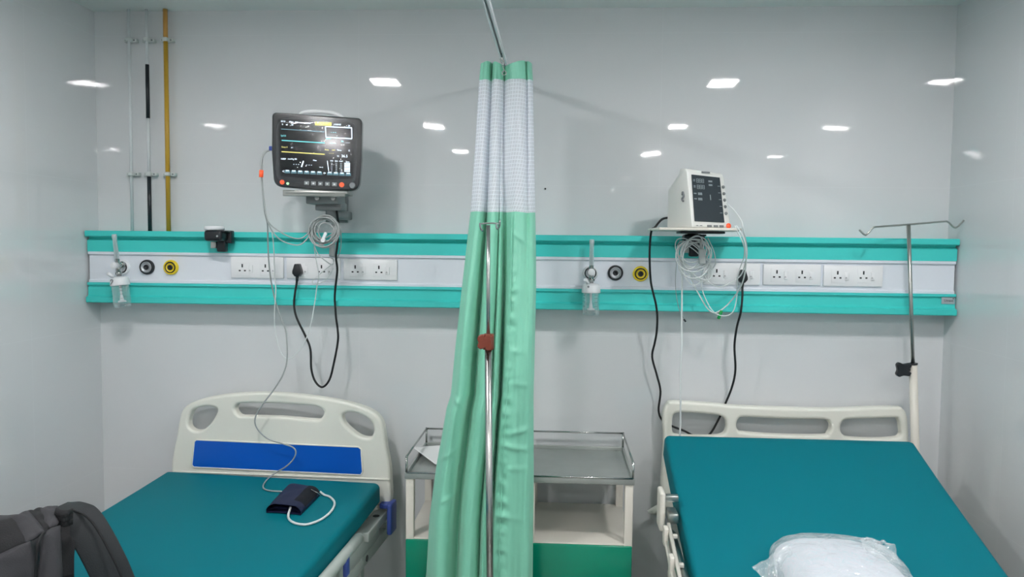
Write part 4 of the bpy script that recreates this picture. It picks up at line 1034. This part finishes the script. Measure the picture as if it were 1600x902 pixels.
def flap(corners, seed):
    m = MB(); n = 14; g = []
    for j in range(n+1):
        row = []
        for i in range(n+1):
            u, v = i/n, j/n; p = corners[0].lerp(corners[1], u).lerp(corners[3].lerp(corners[2], u), v)
            row.append(m.b.verts.new(p+Vector((0, 0, .012*noise.noise(Vector((u*4, v*4, seed))))) + Vector((0,.01*noise.noise(Vector((u*6,v*6,seed+3))),0))))
        g.append(row)
    for j in range(n):
        for i in range(n): f = m.b.faces.new((g[j][i], g[j][i+1], g[j+1][i+1], g[j+1][i])); f.smooth = True
    return m.obj('bag_corner', wrap, t, fix=False)
flap([Y(1338,840,-.98), Y(1350,842,-1.0), Y(1400,853,-1.02), Y(1372,846,-.99)], 1).name
flap([Y(1345,842,-1.0), Y(1399,853.5,-1.02), Y(1410,905,-1.08), Y(1368,905,-1.08)], 2)
flap([Y(1232,852,-1.0), Y(1174.5,886,-1.06), Y(1202,915,-1.09), Y(1250,890,-1.05)], 5)

# ------------------------------------------------------------------ backpack on the left mattress
bx, by, bz = .455, -1.30, .632
t = thing('backpack', 'dark grey backpack slumped on the left bed at the frame edge, strap standing up', 'backpack', (bx, by, bz))
def slump(v):
    v = v.copy(); v.z -= .035*max(0, (.12-v.x)/.3)*(v.z+.14)/.28; v.z += .010*noise.noise(v*9); v.x += .012*noise.noise(v*7+Vector((4,4,4))); v.y += .012*noise.noise(v*8)
    k = (v.z+.16)/.32; v.x *= 1.0-.12*k; return v
MB().ellipsoid((bx-.02, by+.02, bz+.138), (.215, .125, .138), e=.55, nu=60, nv=34, fn=slump).obj('main_compartment', bag_m, t)
def fold(v):
    v = slump(v); v.z -= .03*(v.x/.2)**2; return v
MB().ellipsoid((bx-.10, by-.085, bz+.115), (.15, .075, .115), e=.6, nu=50, nv=26, fn=fold).obj('front_pocket', bag_d, t)
def py_(px, py, y): return Y(px, py, y)
def ribbon(pts, wdir, w, th, nm, m, n=8):
    P = crom([Vector(p) for p in pts], n); mb = MB(); rs = []
    for i, p in enumerate(P):
        td = (P[min(i+1, len(P)-1)]-P[max(i-1, 0)]).normalized(); wd = (Vector(wdir)-td*Vector(wdir).dot(td)).normalized(); nn = td.cross(wd)
        rs.append([mb.b.verts.new(p+wd*a*w/2+nn*b*th/2) for a, b in ((1,.5),(.92,1),(-.92,1),(-1,.5),(-1,-.5),(-.92,-1),(.92,-1),(1,-.5))])
    for A, B in zip(rs[:-1], rs[1:]):
        for k in range(8): f = mb.b.faces.new((A[k], A[(k+1)%8], B[(k+1)%8], B[k])); f.smooth = True
    mb.b.faces.new(rs[0]); mb.b.faces.new(rs[-1][::-1]); return mb.obj(nm, m, t)
def patch(c, bulge, nm, m, th=.006, wob=.003, n=14, seed=0):
    """soft cloth panel between four corners"""
    mb = MB(); g = []; nrm = (c[1]-c[0]).cross(c[3]-c[0]).normalized()
    if nrm.dot(CAM-c[0]) < 0: nrm = -nrm
    for j in range(n+1):
        row = []
        for i in range(n+1):
            u, v = i/n, j/n; p = c[0].lerp(c[1], u).lerp(c[3].lerp(c[2], u), v)
            b = (max(0, math.sin(PI*u))**.6)*(max(0, math.sin(PI*v))**.6)
            row.append(mb.b.verts.new(p+nrm*(bulge*b+wob*noise.noise(Vector((u*3+seed, v*4, seed))))))
        g.append(row)
    for j in range(n):
        for i in range(n): f = mb.b.faces.new((g[j][i], g[j][i+1], g[j+1][i+1], g[j+1][i])); f.smooth = True
    o = mb.obj(nm, m, t, fix=False); sm = o.modifiers.new('thick', 'SOLIDIFY'); sm.thickness = th; sm.offset = -1; return o
q = py_
patch([q(-30,822,-1.42), q(18,813,-1.41), q(48,848,-1.47), q(-30,885,-1.50)], .012, 'front_pocket_flap', bag_d, seed=1)
patch([q(-30,884,-1.50), q(48,846,-1.475), q(58,930,-1.49), q(-30,940,-1.52)], .014, 'front_panel', bag_m, seed=2)
patch([q(17,812,-1.40), q(43,802,-1.37), q(68,834,-1.45), q(44,850,-1.475)], .010, 'side_panel', bag_m, seed=3)
patch([q(42,803,-1.36), q(63,797,-1.33), q(75,828,-1.42), q(66,835,-1.445)], .004, 'top_mesh', bag_d, seed=4)
patch([q(63,797,-1.335), q(88,794,-1.30), q(88,823,-1.40), q(73,829,-1.42)], .008, 'webbing', bag_m, seed=5)
patch([q(66,833,-1.445), q(90,822,-1.40), q(92,940,-1.46), q(56,940,-1.49)], .014, 'rear_panel', bag_m, seed=6)
MB().tube([q(74,828,-1.425), q(67,834,-1.455), q(60,848,-1.487), q(57,870,-1.495), q(55,915,-1.50)], .0032, n=8).obj('zip', bag_d, t)
# folded grab handle
for k, (y0, sh_) in enumerate(((800,0),(807,1),(815,2))):
    ribbon([Y(88,y0-1,-1.36), Y(96,y0+2.5,-1.38), Y(104,y0+3,-1.38), Y(112,y0-.5,-1.36)], (0,.5,1), .016, .007, 'grab_handle', bag_d)
# padded shoulder strap arching out to the right and down to the mattress
sp = [Y(84,800,-1.27), Y(102,800.5,-1.29), Y(118,807,-1.31), Y(132,820,-1.32), Y(146,842,-1.33), Y(160,868,-1.335), Y(174,897,-1.335), Y(190,940,-1.33)]
spz = sp[-1]; sp.append(Vector((spz.x+.02, spz.y, bz+.02)))
ribbon(sp, (.75,.55,.2), .085, .016, 'shoulder_strap', bag_s)
MB().tube([p+Vector((.028,-.012,.010)) for p in sp[1:-1]], .003, n=8).obj('strap_piping', bag_d, t)
ribbon([Y(98,905,-1.40), Y(99,860,-1.38), Y(106,835,-1.35), Y(114,822,-1.33)], (.4,.8,0), .05, .010, 'back_panel', bag_d)
